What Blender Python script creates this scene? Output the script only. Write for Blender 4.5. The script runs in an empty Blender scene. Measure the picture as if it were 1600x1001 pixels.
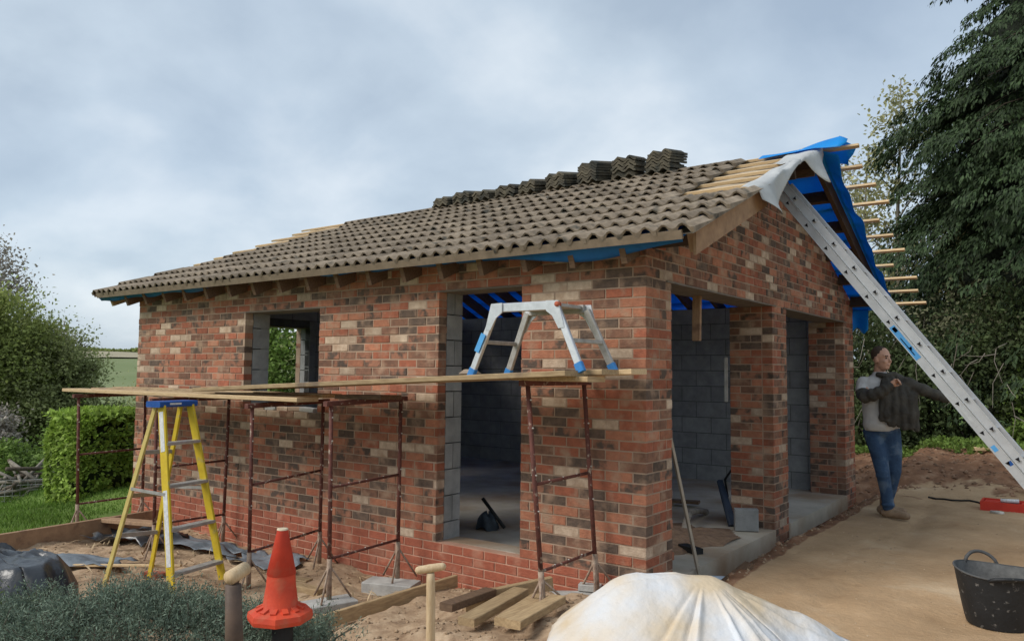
import bpy, math, random
import numpy as np
from mathutils import Matrix, Vector, Quaternion
random.seed(7); rng = np.random.default_rng(7)
S = bpy.context.scene
COL = S.collection
V3 = lambda *a: np.array(a, float)

# ------------------------------------------------------------ camera
CAM = V3(2.538, -5.017, 1.327)
_r, _u, _f = V3(.80263, .59640, .00994), V3(.03179, -.05942, .99773), V3(-.59563, .80049, .06665)
cd = bpy.data.cameras.new('camera'); cam = bpy.data.objects.new('camera', cd); COL.objects.link(cam)
cd.sensor_width = 36; cd.lens = 36 * 1213 / 1600; cd.clip_end = 3000; cd.clip_start = .05
cam.matrix_world = Matrix(((_r[0], _u[0], -_f[0], CAM[0]), (_r[1], _u[1], -_f[1], CAM[1]), (_r[2], _u[2], -_f[2], CAM[2]), (0, 0, 0, 1)))
S.camera = cam
# ------------------------------------------------------------ sky, sun, exposure
SUN_DIR = Vector((-.50, -.78, .80)).normalized()
W = bpy.data.worlds.new('World'); S.world = W; W.use_nodes = True
nt = W.node_tree; nt.nodes.clear()
def wn(t, **k):
    n = nt.nodes.new(t)
    for a, b in k.items(): setattr(n, a, b)
    return n
out = wn('ShaderNodeOutputWorld'); bg = wn('ShaderNodeBackground')
sky = wn('ShaderNodeTexSky', sky_type='NISHITA', sun_disc=False, sun_elevation=math.asin(SUN_DIR.z), sun_rotation=math.atan2(SUN_DIR.x, SUN_DIR.y))
sky.air_density = 1.0; sky.dust_density = 1.5
tc = wn('ShaderNodeTexCoord'); sep = wn('ShaderNodeSeparateXYZ'); nt.links.new(tc.outputs['Generated'], sep.inputs[0])
zz = wn('ShaderNodeMath', operation='MAXIMUM'); nt.links.new(sep.outputs[2], zz.inputs[0]); zz.inputs[1].default_value = 0
za = wn('ShaderNodeMath', operation='ADD'); nt.links.new(zz.outputs[0], za.inputs[0]); za.inputs[1].default_value = .42
dx = wn('ShaderNodeMath', operation='DIVIDE'); dy = wn('ShaderNodeMath', operation='DIVIDE')
nt.links.new(sep.outputs[0], dx.inputs[0]); nt.links.new(za.outputs[0], dx.inputs[1]); nt.links.new(sep.outputs[1], dy.inputs[0]); nt.links.new(za.outputs[0], dy.inputs[1])
cmb = wn('ShaderNodeCombineXYZ'); nt.links.new(dx.outputs[0], cmb.inputs[0]); nt.links.new(dy.outputs[0], cmb.inputs[1]); cmb.inputs[2].default_value = 3.7
n1 = wn('ShaderNodeTexNoise'); n1.inputs['Scale'].default_value = 2.6; n1.inputs['Detail'].default_value = 7; n1.inputs['Roughness'].default_value = .5; n1.inputs['Distortion'].default_value = .15
nt.links.new(cmb.outputs[0], n1.inputs['Vector'])
r1 = wn('ShaderNodeValToRGB'); e = r1.color_ramp.elements
e[0].position = .30; e[0].color = (3.05, 3.7, 4.45, 1); e[1].position = .66; e[1].color = (5.5, 6.0, 6.45, 1)
m1 = e.new(.48); m1.color = (4.0, 4.7, 5.4, 1)
nt.links.new(n1.outputs['Fac'], r1.inputs[0])
n2 = wn('ShaderNodeTexNoise'); n2.inputs['Scale'].default_value = .55; n2.inputs['Detail'].default_value = 3
nt.links.new(cmb.outputs[0], n2.inputs['Vector'])
r2 = wn('ShaderNodeValToRGB'); e = r2.color_ramp.elements
e[0].position = .35; e[0].color = (.62,) * 3 + (1,); e[1].position = .6; e[1].color = (.93,) * 3 + (1,)
nt.links.new(n2.outputs['Fac'], r2.inputs[0])
mx = wn('ShaderNodeMix', data_type='RGBA'); nt.links.new(r2.outputs[0], mx.inputs[0]); nt.links.new(sky.outputs[0], mx.inputs[6]); nt.links.new(r1.outputs[0], mx.inputs[7])
nt.links.new(mx.outputs[2], bg.inputs[0]); bg.inputs[1].default_value = .086; nt.links.new(bg.outputs[0], out.inputs[0])
sl = bpy.data.lights.new('sun', 'SUN'); sl.energy = 1.5; sl.angle = math.radians(28); sl.color = (1, .95, .88)
so = bpy.data.objects.new('sun', sl); COL.objects.link(so); so.rotation_euler = SUN_DIR.to_track_quat('Z', 'Y').to_euler()
S.view_settings.view_transform = 'Standard'; S.view_settings.look = 'None'; S.view_settings.gamma = 1; S.view_settings.exposure = 0.82
S.view_settings.use_curve_mapping = False
S.render.engine = 'CYCLES'; S.cycles.max_bounces = 8; S.cycles.transparent_max_bounces = 4

# ------------------------------------------------------------ materials
MATS = {}
def mat(name, c1, c2=None, rough=.8, scale=9, detail=4, bump=.15, bscale=60, metal=0, island=.0, trans=0, spec=.3, stretch=None, c3=None, c3_at=.62, c3_w=.06, c3_scale=3, objrand=0, bdist=.01, sheen=0):
    m = bpy.data.materials.new(name); m.use_nodes = True; t = m.node_tree; N = t.nodes; L = t.links
    b = N['Principled BSDF']; o = N['Material Output']
    if c2 is None: c2 = tuple(x * .72 for x in c1)
    g = N.new('ShaderNodeNewGeometry')
    vec = g.outputs['Position']
    if stretch:
        mp = N.new('ShaderNodeMapping'); mp.inputs['Scale'].default_value = stretch; L.new(vec, mp.inputs[0]); vec = mp.outputs[0]
    n = N.new('ShaderNodeTexNoise'); n.inputs['Scale'].default_value = scale; n.inputs['Detail'].default_value = detail; n.inputs['Roughness'].default_value = .62; L.new(vec, n.inputs['Vector'])
    cr = N.new('ShaderNodeMapRange'); cr.inputs[1].default_value = .3; cr.inputs[2].default_value = .7; L.new(n.outputs['Fac'], cr.inputs[0])
    mix = N.new('ShaderNodeMix'); mix.data_type = 'RGBA'; L.new(cr.outputs[0], mix.inputs[0]); mix.inputs[6].default_value = (*c2, 1); mix.inputs[7].default_value = (*c1, 1)
    col = mix.outputs[2]
    if c3:
        n3 = N.new('ShaderNodeTexNoise'); n3.inputs['Scale'].default_value = c3_scale; n3.inputs['Detail'].default_value = 6; L.new(g.outputs['Position'], n3.inputs['Vector'])
        m3 = N.new('ShaderNodeMapRange'); m3.inputs[1].default_value = c3_at - c3_w; m3.inputs[2].default_value = c3_at + c3_w; L.new(n3.outputs['Fac'], m3.inputs[0])
        x3 = N.new('ShaderNodeMix'); x3.data_type = 'RGBA'; L.new(m3.outputs[0], x3.inputs[0]); L.new(col, x3.inputs[6]); x3.inputs[7].default_value = (*c3, 1); col = x3.outputs[2]
    for amt, src in ((island, 'i'), (objrand, 'o')):
        if amt:
            rr = g.outputs['Random Per Island'] if src == 'i' else N.new('ShaderNodeObjectInfo').outputs['Random']
            h = N.new('ShaderNodeHueSaturation'); a = N.new('ShaderNodeMapRange'); a.inputs[3].default_value = 1 - amt; a.inputs[4].default_value = 1 + amt
            L.new(rr, a.inputs[0]); L.new(a.outputs[0], h.inputs['Value']); L.new(col, h.inputs['Color']); col = h.outputs[0]
    L.new(col, b.inputs['Base Color'])
    b.inputs['Roughness'].default_value = rough; b.inputs['Metallic'].default_value = metal; b.inputs['Specular IOR Level'].default_value = spec
    if bump:
        nb = N.new('ShaderNodeTexNoise'); nb.inputs['Scale'].default_value = bscale; nb.inputs['Detail'].default_value = 5; L.new(vec, nb.inputs['Vector'])
        bp = N.new('ShaderNodeBump'); bp.inputs['Strength'].default_value = bump; bp.inputs['Distance'].default_value = bdist; L.new(nb.outputs['Fac'], bp.inputs['Height']); L.new(bp.outputs[0], b.inputs['Normal'])
    if trans:
        tr = N.new('ShaderNodeBsdfTranslucent'); L.new(col, tr.inputs[0]); ms = N.new('ShaderNodeMixShader'); ms.inputs[0].default_value = trans
        L.new(b.outputs[0], ms.inputs[1]); L.new(tr.outputs[0], ms.inputs[2]); L.new(ms.outputs[0], o.inputs[0])
    MATS[name] = m
    return m
bk = dict(rough=.92, scale=16, detail=8, bump=.9, bscale=70, island=.22, bdist=.008)
B_RED = mat('brick_red', (.40, .135, .075), (.25, .088, .053), c3=(.37, .245, .165), c3_at=.615, c3_w=.10, c3_scale=6.5, **bk)
B_ORG = mat('brick_orange', (.45, .19, .108), (.29, .122, .074), c3=(.37, .245, .165), c3_at=.615, c3_w=.10, c3_scale=6.5, **bk)
B_BRN = mat('brick_brown', (.27, .135, .085), (.14, .078, .054), c3=(.37, .245, .165), c3_at=.615, c3_w=.10, c3_scale=6.5, **bk)
B_DRK = mat('brick_dark', (.175, .118, .085), (.078, .058, .047), c3=(.37, .245, .165), c3_at=.615, c3_w=.10, c3_scale=6.5, **bk)
B_PNK = mat('brick_mottled', (.40, .18, .11), (.23, .115, .073), c3=(.10, .072, .056), c3_at=.53, c3_scale=9, **bk)
B_CRM = mat('brick_cream', (.60, .47, .345), (.38, .27, .19), c3=(.37, .245, .165), c3_at=.615, c3_w=.10, c3_scale=6.5, **bk)
BRICKS = [B_RED, B_ORG, B_BRN, B_DRK, B_PNK, B_CRM]
BW = [.22, .22, .18, .11, .17, .10]
B_PLI = mat('brick_plinth', (.40, .125, .072), (.27, .082, .05), c3=(.44, .22, .145), c3_at=.62, c3_w=.10, c3_scale=5, **bk)
MORT = mat('mortar', (.43, .31, .225), (.31, .22, .155), rough=.95, scale=6, bump=.4, bscale=120)
MORT2 = mat('mortar_plinth', (.58, .36, .26), (.46, .25, .17), rough=.95, scale=6, bump=.4, bscale=120)
BLOCK = mat('concrete_block', (.36, .36, .35), (.24, .245, .24), rough=.95, scale=7, bump=.6, bscale=130, island=.12, objrand=.1)
BMORT = mat('block_mortar', (.15, .15, .14), (.09, .09, .085), rough=.95)
CONC = mat('concrete_slab', (.56, .50, .41), (.42, .37, .29), rough=.9, scale=3, bump=.3, bscale=40, c3=(.33, .23, .15), c3_at=.53, c3_w=.12, c3_scale=1.3)
CONCB = mat('concrete_pale', (.50, .49, .46), (.34, .33, .31), rough=.92, scale=11, bump=.5, bscale=90)
TILE = mat('roof_tile', (.30, .245, .185), (.155, .125, .095), rough=.95, scale=10, bump=.6, bscale=120, objrand=.22, c3=(.075, .07, .058), c3_at=.64, c3_scale=7, bdist=.006)
TILE2 = mat('roof_tile_stacked', (.17, .145, .10), (.06, .053, .042), rough=.95, scale=10, bump=.6, bscale=120, objrand=.25, c3=(.05, .05, .042), c3_at=.55, c3_scale=5)
WOODN = mat('timber_new', (.66, .49, .29), (.50, .345, .185), rough=.8, scale=4, stretch=(3, 22, 22), bump=.2, objrand=.12)
WOODP = mat('timber_plank', (.50, .37, .21), (.30, .20, .11), rough=.85, scale=4, stretch=(2, 16, 16), bump=.25, objrand=.15, c3=(.22, .16, .11), c3_at=.62, c3_scale=4)
WOODY = mat('timber_y', (.50, .36, .20), (.31, .21, .115), rough=.85, scale=4, stretch=(16, 2, 16), bump=.25, objrand=.15)
WOODD = mat('timber_dark', (.20, .125, .075), (.10, .062, .04), rough=.85, scale=5, stretch=(3, 14, 14), bump=.25)
WOODB = mat('timber_barge', (.42, .27, .16), (.27, .165, .10), rough=.8, scale=5, stretch=(10, 2, 2), bump=.2, c3=(.2, .12, .08), c3_at=.64, c3_scale=6)
WOODH = mat('timber_handle', (.60, .46, .29), (.46, .32, .18), rough=.6, scale=8, stretch=(12, 12, 2), bump=.1)
BLUED = mat('membrane_eave_shaded', (.012, .16, .42), (.008, .10, .30), rough=.5, scale=4, bump=.3, bscale=12, trans=.15, bdist=.02)  # blue membrane with the shade under the eave put into its colour
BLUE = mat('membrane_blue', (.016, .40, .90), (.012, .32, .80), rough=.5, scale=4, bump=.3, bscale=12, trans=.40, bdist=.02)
MEMW = mat('membrane_grey', (.62, .63, .62), (.50, .51, .51), rough=.7, scale=5, bump=.3, bscale=14, trans=.2, bdist=.02)
RUST = mat('rusty_tube', (.17, .058, .042), (.085, .035, .028), rough=.75, scale=22, bump=.4, c3=(.34, .27, .21), c3_at=.62, c3_w=.03, c3_scale=24)
RUSTL = mat('mortar_splashed_tube', (.42, .33, .25), (.22, .13, .09), rough=.85, scale=22, bump=.4)
PIN = mat('zinc_pin', (.65, .62, .55), rough=.5, metal=.3)
ALU = mat('aluminium', (.70, .71, .72), (.56, .57, .58), rough=.38, metal=.75, scale=20, bump=.05, spec=.5)
ALUD = mat('aluminium_worn', (.48, .47, .45), (.33, .31, .28), rough=.55, metal=.5, scale=18, bump=.1)
ALUG = mat('ladder_alloy', (.60, .61, .62), (.47, .48, .49), rough=.45, metal=.55, scale=6, bump=.05)
BLACK = mat('black_rubber', (.02, .02, .02), rough=.6, bump=.1)
HOLE = mat('rung_hollow_shade', (.012, .012, .013), rough=.9, bump=0)  # near-black colour for the shade inside open rung ends
BLUEP = mat('blue_plastic', (.05, .24, .58), (.035, .18, .46), rough=.45, scale=20, bump=.05)
BLUEL = mat('blue_label', (.10, .38, .72), (.08, .30, .62), rough=.45, scale=30, bump=0)
BLUEC = mat('blue_cap', (.022, .10, .36), (.015, .07, .27), rough=.45, scale=20, bump=.05)
WHITEL = mat('white_label', (.78, .78, .76), (.50, .50, .50), rough=.6, scale=60, stretch=(1, 1, .6), bump=0)
YEL = mat('fibreglass_yellow', (.68, .50, .035), (.55, .38, .03), rough=.5, scale=10, bump=.08, c3=(.42, .34, .16), c3_at=.66, c3_scale=10)
YELP = mat('fibreglass_pale', (.62, .49, .17), (.5, .38, .12), rough=.55, scale=10, bump=.08)
ORNG = mat('cone_orange', (.70, .085, .035), (.52, .06, .03), rough=.6, scale=9, bump=.2, trans=.05, c3=(.52, .105, .055), c3_at=.60, c3_w=.08, c3_scale=14)
ORND = mat('cone_red', (.54, .05, .024), (.43, .04, .02), rough=.6, scale=9, bump=.15, c3=(.44, .07, .04), c3_at=.62, c3_w=.08, c3_scale=16)
REDT = mat('red_tray', (.62, .055, .03), (.5, .04, .025), rough=.5, scale=9)
TARPW = mat('tarp_white', (.72, .75, .79), (.60, .65, .72), rough=.55, scale=3, bump=.6, bscale=22, bdist=.014, c3=(.60, .48, .33), c3_at=.51, c3_w=.10, c3_scale=1.5)
PLB = mat('plastic_black', (.03, .034, .04), (.018, .02, .024), rough=.32, scale=5, bump=.35, bscale=11, bdist=.03, spec=.6, c3=(.10, .09, .075), c3_at=.62, c3_scale=4)
PLG = mat('plastic_sheet_grey', (.22, .25, .28), (.10, .12, .14), rough=.45, scale=6, bump=.4, bscale=14, bdist=.02)
TUBM = mat('tub_black', (.022, .023, .025), (.014, .015, .016), rough=.55, scale=9, bump=.3, bscale=50, c3=(.19, .18, .165), c3_at=.67, c3_w=.06, c3_scale=30)
TUBI = mat('tub_inside', (.16, .16, .155), (.07, .07, .07), rough=.8, scale=12, bump=.3)
BARK = mat('bark', (.16, .125, .095), (.075, .058, .045), rough=.95, scale=12, stretch=(3, 3, .6), bump=.6)
BARKP = mat('bark_pale', (.26, .235, .19), (.15, .13, .105), rough=.95, scale=12, stretch=(3, 3, .6), bump=.4)
SKIN = mat('skin', (.62, .37, .27), (.53, .30, .21), rough=.55, scale=14, bump=.05)
HAIR = mat('hair', (.075, .05, .035), (.045, .03, .022), rough=.8, scale=60, bump=.4, bscale=200)
SWEAT = mat('sweater', (.60, .59, .57), (.48, .475, .465), rough=.95, scale=8, bump=.4, bscale=30, bdist=.02)
JEANS = mat('jeans', (.055, .105, .19), (.028, .055, .11), rough=.9, scale=7, bump=.5, bscale=28, bdist=.02, c3=(.10, .145, .21), c3_at=.60, c3_scale=7)
JACK = mat('jacket', (.085, .078, .066), (.04, .037, .032), rough=.95, scale=9, bump=.5, bscale=24, bdist=.025)
BOOT = mat('boot', (.36, .25, .16), (.22, .145, .09), rough=.85, scale=12, bump=.3)
STONE = mat('stone', (.42, .30, .19), (.24, .16, .10), rough=.95, scale=9, bump=.4, island=.3)
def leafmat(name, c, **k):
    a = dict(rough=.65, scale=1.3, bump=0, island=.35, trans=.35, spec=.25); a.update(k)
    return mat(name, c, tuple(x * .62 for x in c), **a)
L_CON = leafmat('conifer_leaf', (.044, .073, .027), trans=.12, scale=1.6, island=.5)
L_JUN = leafmat('juniper_leaf', (.19, .25, .18), trans=.15, scale=5)
L_JUN2 = leafmat('yellow_green_leaf', (.15, .20, .055), trans=.2, scale=5)
L_HDG = leafmat('hedge_leaf', (.34, .48, .085))
L_TRE = leafmat('tree_leaf', (.33, .38, .115), trans=.5)
L_TR2 = leafmat('tree_leaf_olive', (.36, .39, .17), trans=.5)
L_BUS = leafmat('bush_leaf', (.19, .29, .06))
L_BLO = leafmat('blossom_leaf', (.42, .37, .31), trans=.25)
L_BIR = leafmat('birch_leaf', (.46, .44, .22), trans=.5)
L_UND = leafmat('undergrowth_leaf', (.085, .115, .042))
L_UND2 = leafmat('shrub_leaf', (.26, .26, .15))
L_GRS = leafmat('grass_blade', (.17, .29, .05), scale=.8)

# ------------------------------------------------------------ mesh helpers
BASE = {}
def link(o, parent=None):
    COL.objects.link(o)
    if parent is not None: o.parent = parent
    return o
def thing(name, base, label, cat, group=None):
    o = bpy.data.objects.new(name, None); link(o); o.location = base; o.empty_display_size = .1
    BASE[o] = np.array(base, float); return tag(o, label, cat, group)
def tag(o, label=None, cat=None, group=None, kind=None):
    if label: o['label'] = label
    if cat: o['category'] = cat
    if group: o['group'] = group
    if kind: o['kind'] = kind
    return o
def rawmesh(name, v, f, mats, mi=None, smooth=False):
    me = bpy.data.meshes.new(name)
    v = np.asarray(v, np.float32)
    if isinstance(f, np.ndarray):
        n, k = f.shape
        me.vertices.add(len(v)); me.vertices.foreach_set('co', v.ravel())
        me.loops.add(n * k); me.loops.foreach_set('vertex_index', f.astype(np.int32).ravel())
        me.polygons.add(n); me.polygons.foreach_set('loop_start', np.arange(0, n * k, k, dtype=np.int32))
        me.update(calc_edges=True)
    else:
        me.from_pydata([tuple(x) for x in v.tolist()], [], f)
    for m in (mats if isinstance(mats, (list, tuple)) else [mats]): me.materials.append(m)
    if mi is not None: me.polygons.foreach_set('material_index', np.asarray(mi, np.int32))
    if smooth: me.polygons.foreach_set('use_smooth', np.ones(len(me.polygons), bool))
    me.update()
    return me
def frame(d, up=(0, 0, 1)):
    d = np.asarray(d, float); d = d / np.linalg.norm(d)
    s = np.cross(d, up)
    if np.linalg.norm(s) < 1e-4: s = np.cross(d, (1, 0, 0))
    s /= np.linalg.norm(s); return d, s, np.cross(s, d)
class MB:
    def __init__(s): s.v = []; s.f = []; s.m = []
    def add(s, v, f, mi=0):
        n = len(s.v); s.v += [tuple(map(float, x)) for x in v]; s.f += [tuple(i + n for i in q) for q in f]; s.m += [mi] * len(f); return s
    def box(s, lo, hi, mi=0):
        x0, y0, z0 = lo; x1, y1, z1 = hi
        return s.add([(x0, y0, z0), (x1, y0, z0), (x1, y1, z0), (x0, y1, z0), (x0, y0, z1), (x1, y0, z1), (x1, y1, z1), (x0, y1, z1)],
              [(0, 3, 2, 1), (4, 5, 6, 7), (0, 1, 5, 4), (1, 2, 6, 5), (2, 3, 7, 6), (3, 0, 4, 7)], mi)
    def beam(s, a, b, w, h, up=(0, 0, 1), mi=0, w2=None, h2=None, ch=0):
        a = np.asarray(a, float); b = np.asarray(b, float); d, sd, u = frame(b - a, up)
        if w2 is None: w2 = w
        if h2 is None: h2 = h
        if ch:
            prof = [(-1, -1 + ch / h * 2), (-1 + ch / w * 2, -1), (1 - ch / w * 2, -1), (1, -1 + ch / h * 2), (1, 1 - ch / h * 2), (1 - ch / w * 2, 1), (-1 + ch / w * 2, 1), (-1, 1 - ch / h * 2)]
        else: prof = [(-1, -1), (1, -1), (1, 1), (-1, 1)]
        k = len(prof)
        v = [a + sd * x * w / 2 + u * y * h / 2 for x, y in prof] + [b + sd * x * w2 / 2 + u * y * h2 / 2 for x, y in prof]
        f = [(i, i + k, (i + 1) % k + k, (i + 1) % k) for i in range(k)] + [tuple(range(k)), tuple(range(2 * k - 1, k - 1, -1))]
        return s.add(v, f, mi)
    def tube(s, pts, r, n=8, mi=0, cap=True, round_cap=False):
        pts = [np.asarray(p, float) for p in pts]
        rr = list(r) if isinstance(r, (list, tuple, np.ndarray)) else [r] * len(pts)
        if round_cap:
            d0 = pts[0] - pts[1]; d0 /= np.linalg.norm(d0); d1 = pts[-1] - pts[-2]; d1 /= np.linalg.norm(d1)
            a, b, ra, rb = pts[0], pts[-1], rr[0], rr[-1]
            pre = [(a + d0 * ra * math.sin(t), ra * math.cos(t)) for t in (1.4, .9, .45)]
            post = [(b + d1 * rb * math.sin(t), rb * math.cos(t)) for t in (.45, .9, 1.4)]
            pts = [p for p, _ in pre] + pts + [p for p, _ in post]; rr = [q for _, q in pre] + rr + [q for _, q in post]
        base = len(s.v); sd = None
        for i, p in enumerate(pts):
            d = pts[min(i + 1, len(pts) - 1)] - pts[max(i - 1, 0)]; d /= np.linalg.norm(d) + 1e-9
            if sd is None: _, sd, _ = frame(d)
            else:
                sd = sd - d * (sd @ d); sd /= np.linalg.norm(sd) + 1e-9
            u = np.cross(sd, d)
            for k in range(n):
                a = 2 * math.pi * k / n; s.v.append(tuple(p + (sd * math.cos(a) + u * math.sin(a)) * rr[i]))
        for i in range(len(pts) - 1):
            for k in range(n):
                a = base + i * n + k; b = base + i * n + (k + 1) % n; s.f.append((a, b, b + n, a + n)); s.m.append(mi)
        if cap:
            s.f.append(tuple(base + k for k in range(n - 1, -1, -1))); e = base + (len(pts) - 1) * n; s.f.append(tuple(e + k for k in range(n))); s.m += [mi, mi]
        return s
    def ell(s, c, r, n=14, R=None, mi=0):
        v = []; f = []; h = n // 2
        for i in range(h + 1):
            t = math.pi * i / h
            for k in range(n):
                a = 2 * math.pi * k / n; p = np.array((math.sin(max(t, .02) if i < h else math.pi - .02) * math.cos(a) * r[0], math.sin(max(t, .02) if i < h else math.pi - .02) * math.sin(a) * r[1], math.cos(t) * r[2]))
                if R is not None: p = R @ p
                v.append(p + np.asarray(c))
        for i in range(h):
            for k in range(n):
                a = i * n + k; b = i * n + (k + 1) % n; f.append((a, a + n, b + n, b))
        f.append(tuple(range(n))); f.append(tuple(range(h * n + n - 1, h * n - 1, -1)))
        return s.add(v, f, mi)
    def lathe(s, c, prof, n=24, mi=0, sx=1, sy=1):
        base = len(s.v)
        for r, z in prof:
            for k in range(n):
                a = 2 * math.pi * k / n; s.v.append((c[0] + r * math.cos(a) * sx, c[1] + r * math.sin(a) * sy, c[2] + z))
        for i in range(len(prof) - 1):
            for k in range(n):
                a = base + i * n + k; b = base + i * n + (k + 1) % n; s.f.append((a, b, b + n, a + n)); s.m.append(mi)
        return s
    def grid(s, P, mi=0, flip=False):
        ny, nx = P.shape[:2]; base = len(s.v); s.v += [tuple(map(float, p)) for p in P.reshape(-1, 3)]
        for j in range(ny - 1):
            for i in range(nx - 1):
                a = base + j * nx + i; q = (a, a + 1, a + nx + 1, a + nx); s.f.append(q[::-1] if flip else q); s.m.append(mi)
        return s
    def build(s, name, mats, parent=None, smooth=False, base=None):
        b = BASE.get(parent) if parent is not None else base
        if b is None: b = np.zeros(3)
        v = np.array(s.v) - b
        me = rawmesh(name, v, s.f, mats, s.m, smooth)
        o = bpy.data.objects.new(name, me); link(o, parent)
        if parent is None and base is not None: o.location = base
        BASE[o] = b
        return o
def solid(o, t, offset=0):
    m = o.modifiers.new('thickness', 'SOLIDIFY'); m.thickness = t; m.offset = offset; return o
def bake(o):
    dg = bpy.context.evaluated_depsgraph_get(); me = bpy.data.meshes.new_from_object(o.evaluated_get(dg)); old = o.data; o.modifiers.clear(); o.data = me; bpy.data.meshes.remove(old); return o
def sheet(name, pts, mats, parent, th=.0008, smooth=True, base=None):
    o = MB().grid(np.asarray(pts)).build(name, mats, parent, smooth, base); solid(o, th); return o
def vnoise(x, y, s=1.0, seed=0):
    # smooth value noise on arrays
    x = np.asarray(x, float) * s; y = np.asarray(y, float) * s
    def h(i, j):
        q = np.sin(i * 127.1 + j * 311.7 + seed * 74.7) * 43758.5453; return q - np.floor(q)
    i = np.floor(x); j = np.floor(y); u = x - i; v = y - j; u = u * u * (3 - 2 * u); v = v * v * (3 - 2 * v)
    return (h(i, j) * (1 - u) + h(i + 1, j) * u) * (1 - v) + (h(i, j + 1) * (1 - u) + h(i + 1, j + 1) * u) * v - .5
def fbm(x, y, s=1.0, seed=0, o=4):
    r = 0; a = 1
    for k in range(o): r = r + a * vnoise(x, y, s, seed + k); s *= 2.03; a *= .5
    return r
def sst(a, b, x): t = np.clip((np.asarray(x, float) - a) / (b - a), 0, 1); return t * t * (3 - 2 * t)

# ------------------------------------------------------------ ground (one sheet)
def gz(x, y):
    x = np.asarray(x, float); y = np.asarray(y, float)
    front = -.50 + .35 * sst(-1.75, .55, x) + .07 * sst(-1.74, -1.68, x) * sst(-1.6, -1.3, y) * sst(.1, -.2, y) * (1 - sst(-.6, .3, x))
    gab = -.335 + .185 * sst(.20, .36, x + .06 * vnoise(x * 0 + 1, y, 3.0, 77))
    z = np.where(y < 0, front, front + (gab - front) * sst(0, .5, y))
    z = z + .30 * sst(6.3, 8.6, y) * sst(-3, 0, x)
    z = z - .32 * sst(-7.3, -12, x) - .9 * sst(-12, -30, x)
    d = np.hypot(x, y)
    z = z + 10.5 * sst(60, 420, d) + 10 * sst(400, 1500, d)
    z = z - .22 * sst(-2.0, -3.2, y) * sst(0.2, -1.2, x)
    rough = .055 * (1 - sst(.2, .5, x)) * sst(-7.2, -6.4, x) + .030
    rough = rough + .08 * sst(6.2, 7.2, y) * sst(11, 9, y)
    rough = np.where((x < -.0) & (x > -7.04) & (y > 0) & (y < 6.05), .0, rough)
    rut = np.exp(-((x - 1.05 - .12 * np.sin(y * .7)) / .09) ** 2) + np.exp(-((x - 2.35 - .10 * np.sin(y * .6 + 1)) / .10) ** 2) + .6 * np.exp(-((x - .75 - .08 * y) / .06) ** 2)
    z = z - .016 * rut * sst(.45, .6, x) * (1 + .5 * np.sin(y * 55 + 8 * x)) * sst(-1.5, -.5, y) * sst(7, 6, y)
    near = 1 - sst(14, 30, d)
    z = z + near * (rough * fbm(x, y, 2.2, 3, 5) + .35 * rough * fbm(x, y, 9, 8, 3)) + (1 - near) * .5 * fbm(x, y, .05, 5, 3)
    z = np.where((x < .15) & (x > -6.9) & (y > .15) & (y < 5.9), np.minimum(z, -.36), z)
    return z
def axis(lo, hi, step, far, k=1.22):
    a = list(np.arange(lo, hi + 1e-6, step)); s = step
    while a[-1] < far: s *= k; a.append(a[-1] + s)
    s = step; b = []
    p = lo
    while p > -far: s *= k; p -= s; b.append(p)
    return np.array(b[::-1] + a)
gx = axis(-8.2, 3.2, .045, 1600); gy = axis(-3.6, 9.2, .05, 1600)
GX, GY = np.meshgrid(gx, gy); GZ = gz(GX, GY)
ny, nx = GX.shape
idx = np.arange(nx * ny).reshape(ny, nx)
fq = np.stack([idx[:-1, :-1], idx[:-1, 1:], idx[1:, 1:], idx[1:, :-1]], -1).reshape(-1, 4)
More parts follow.
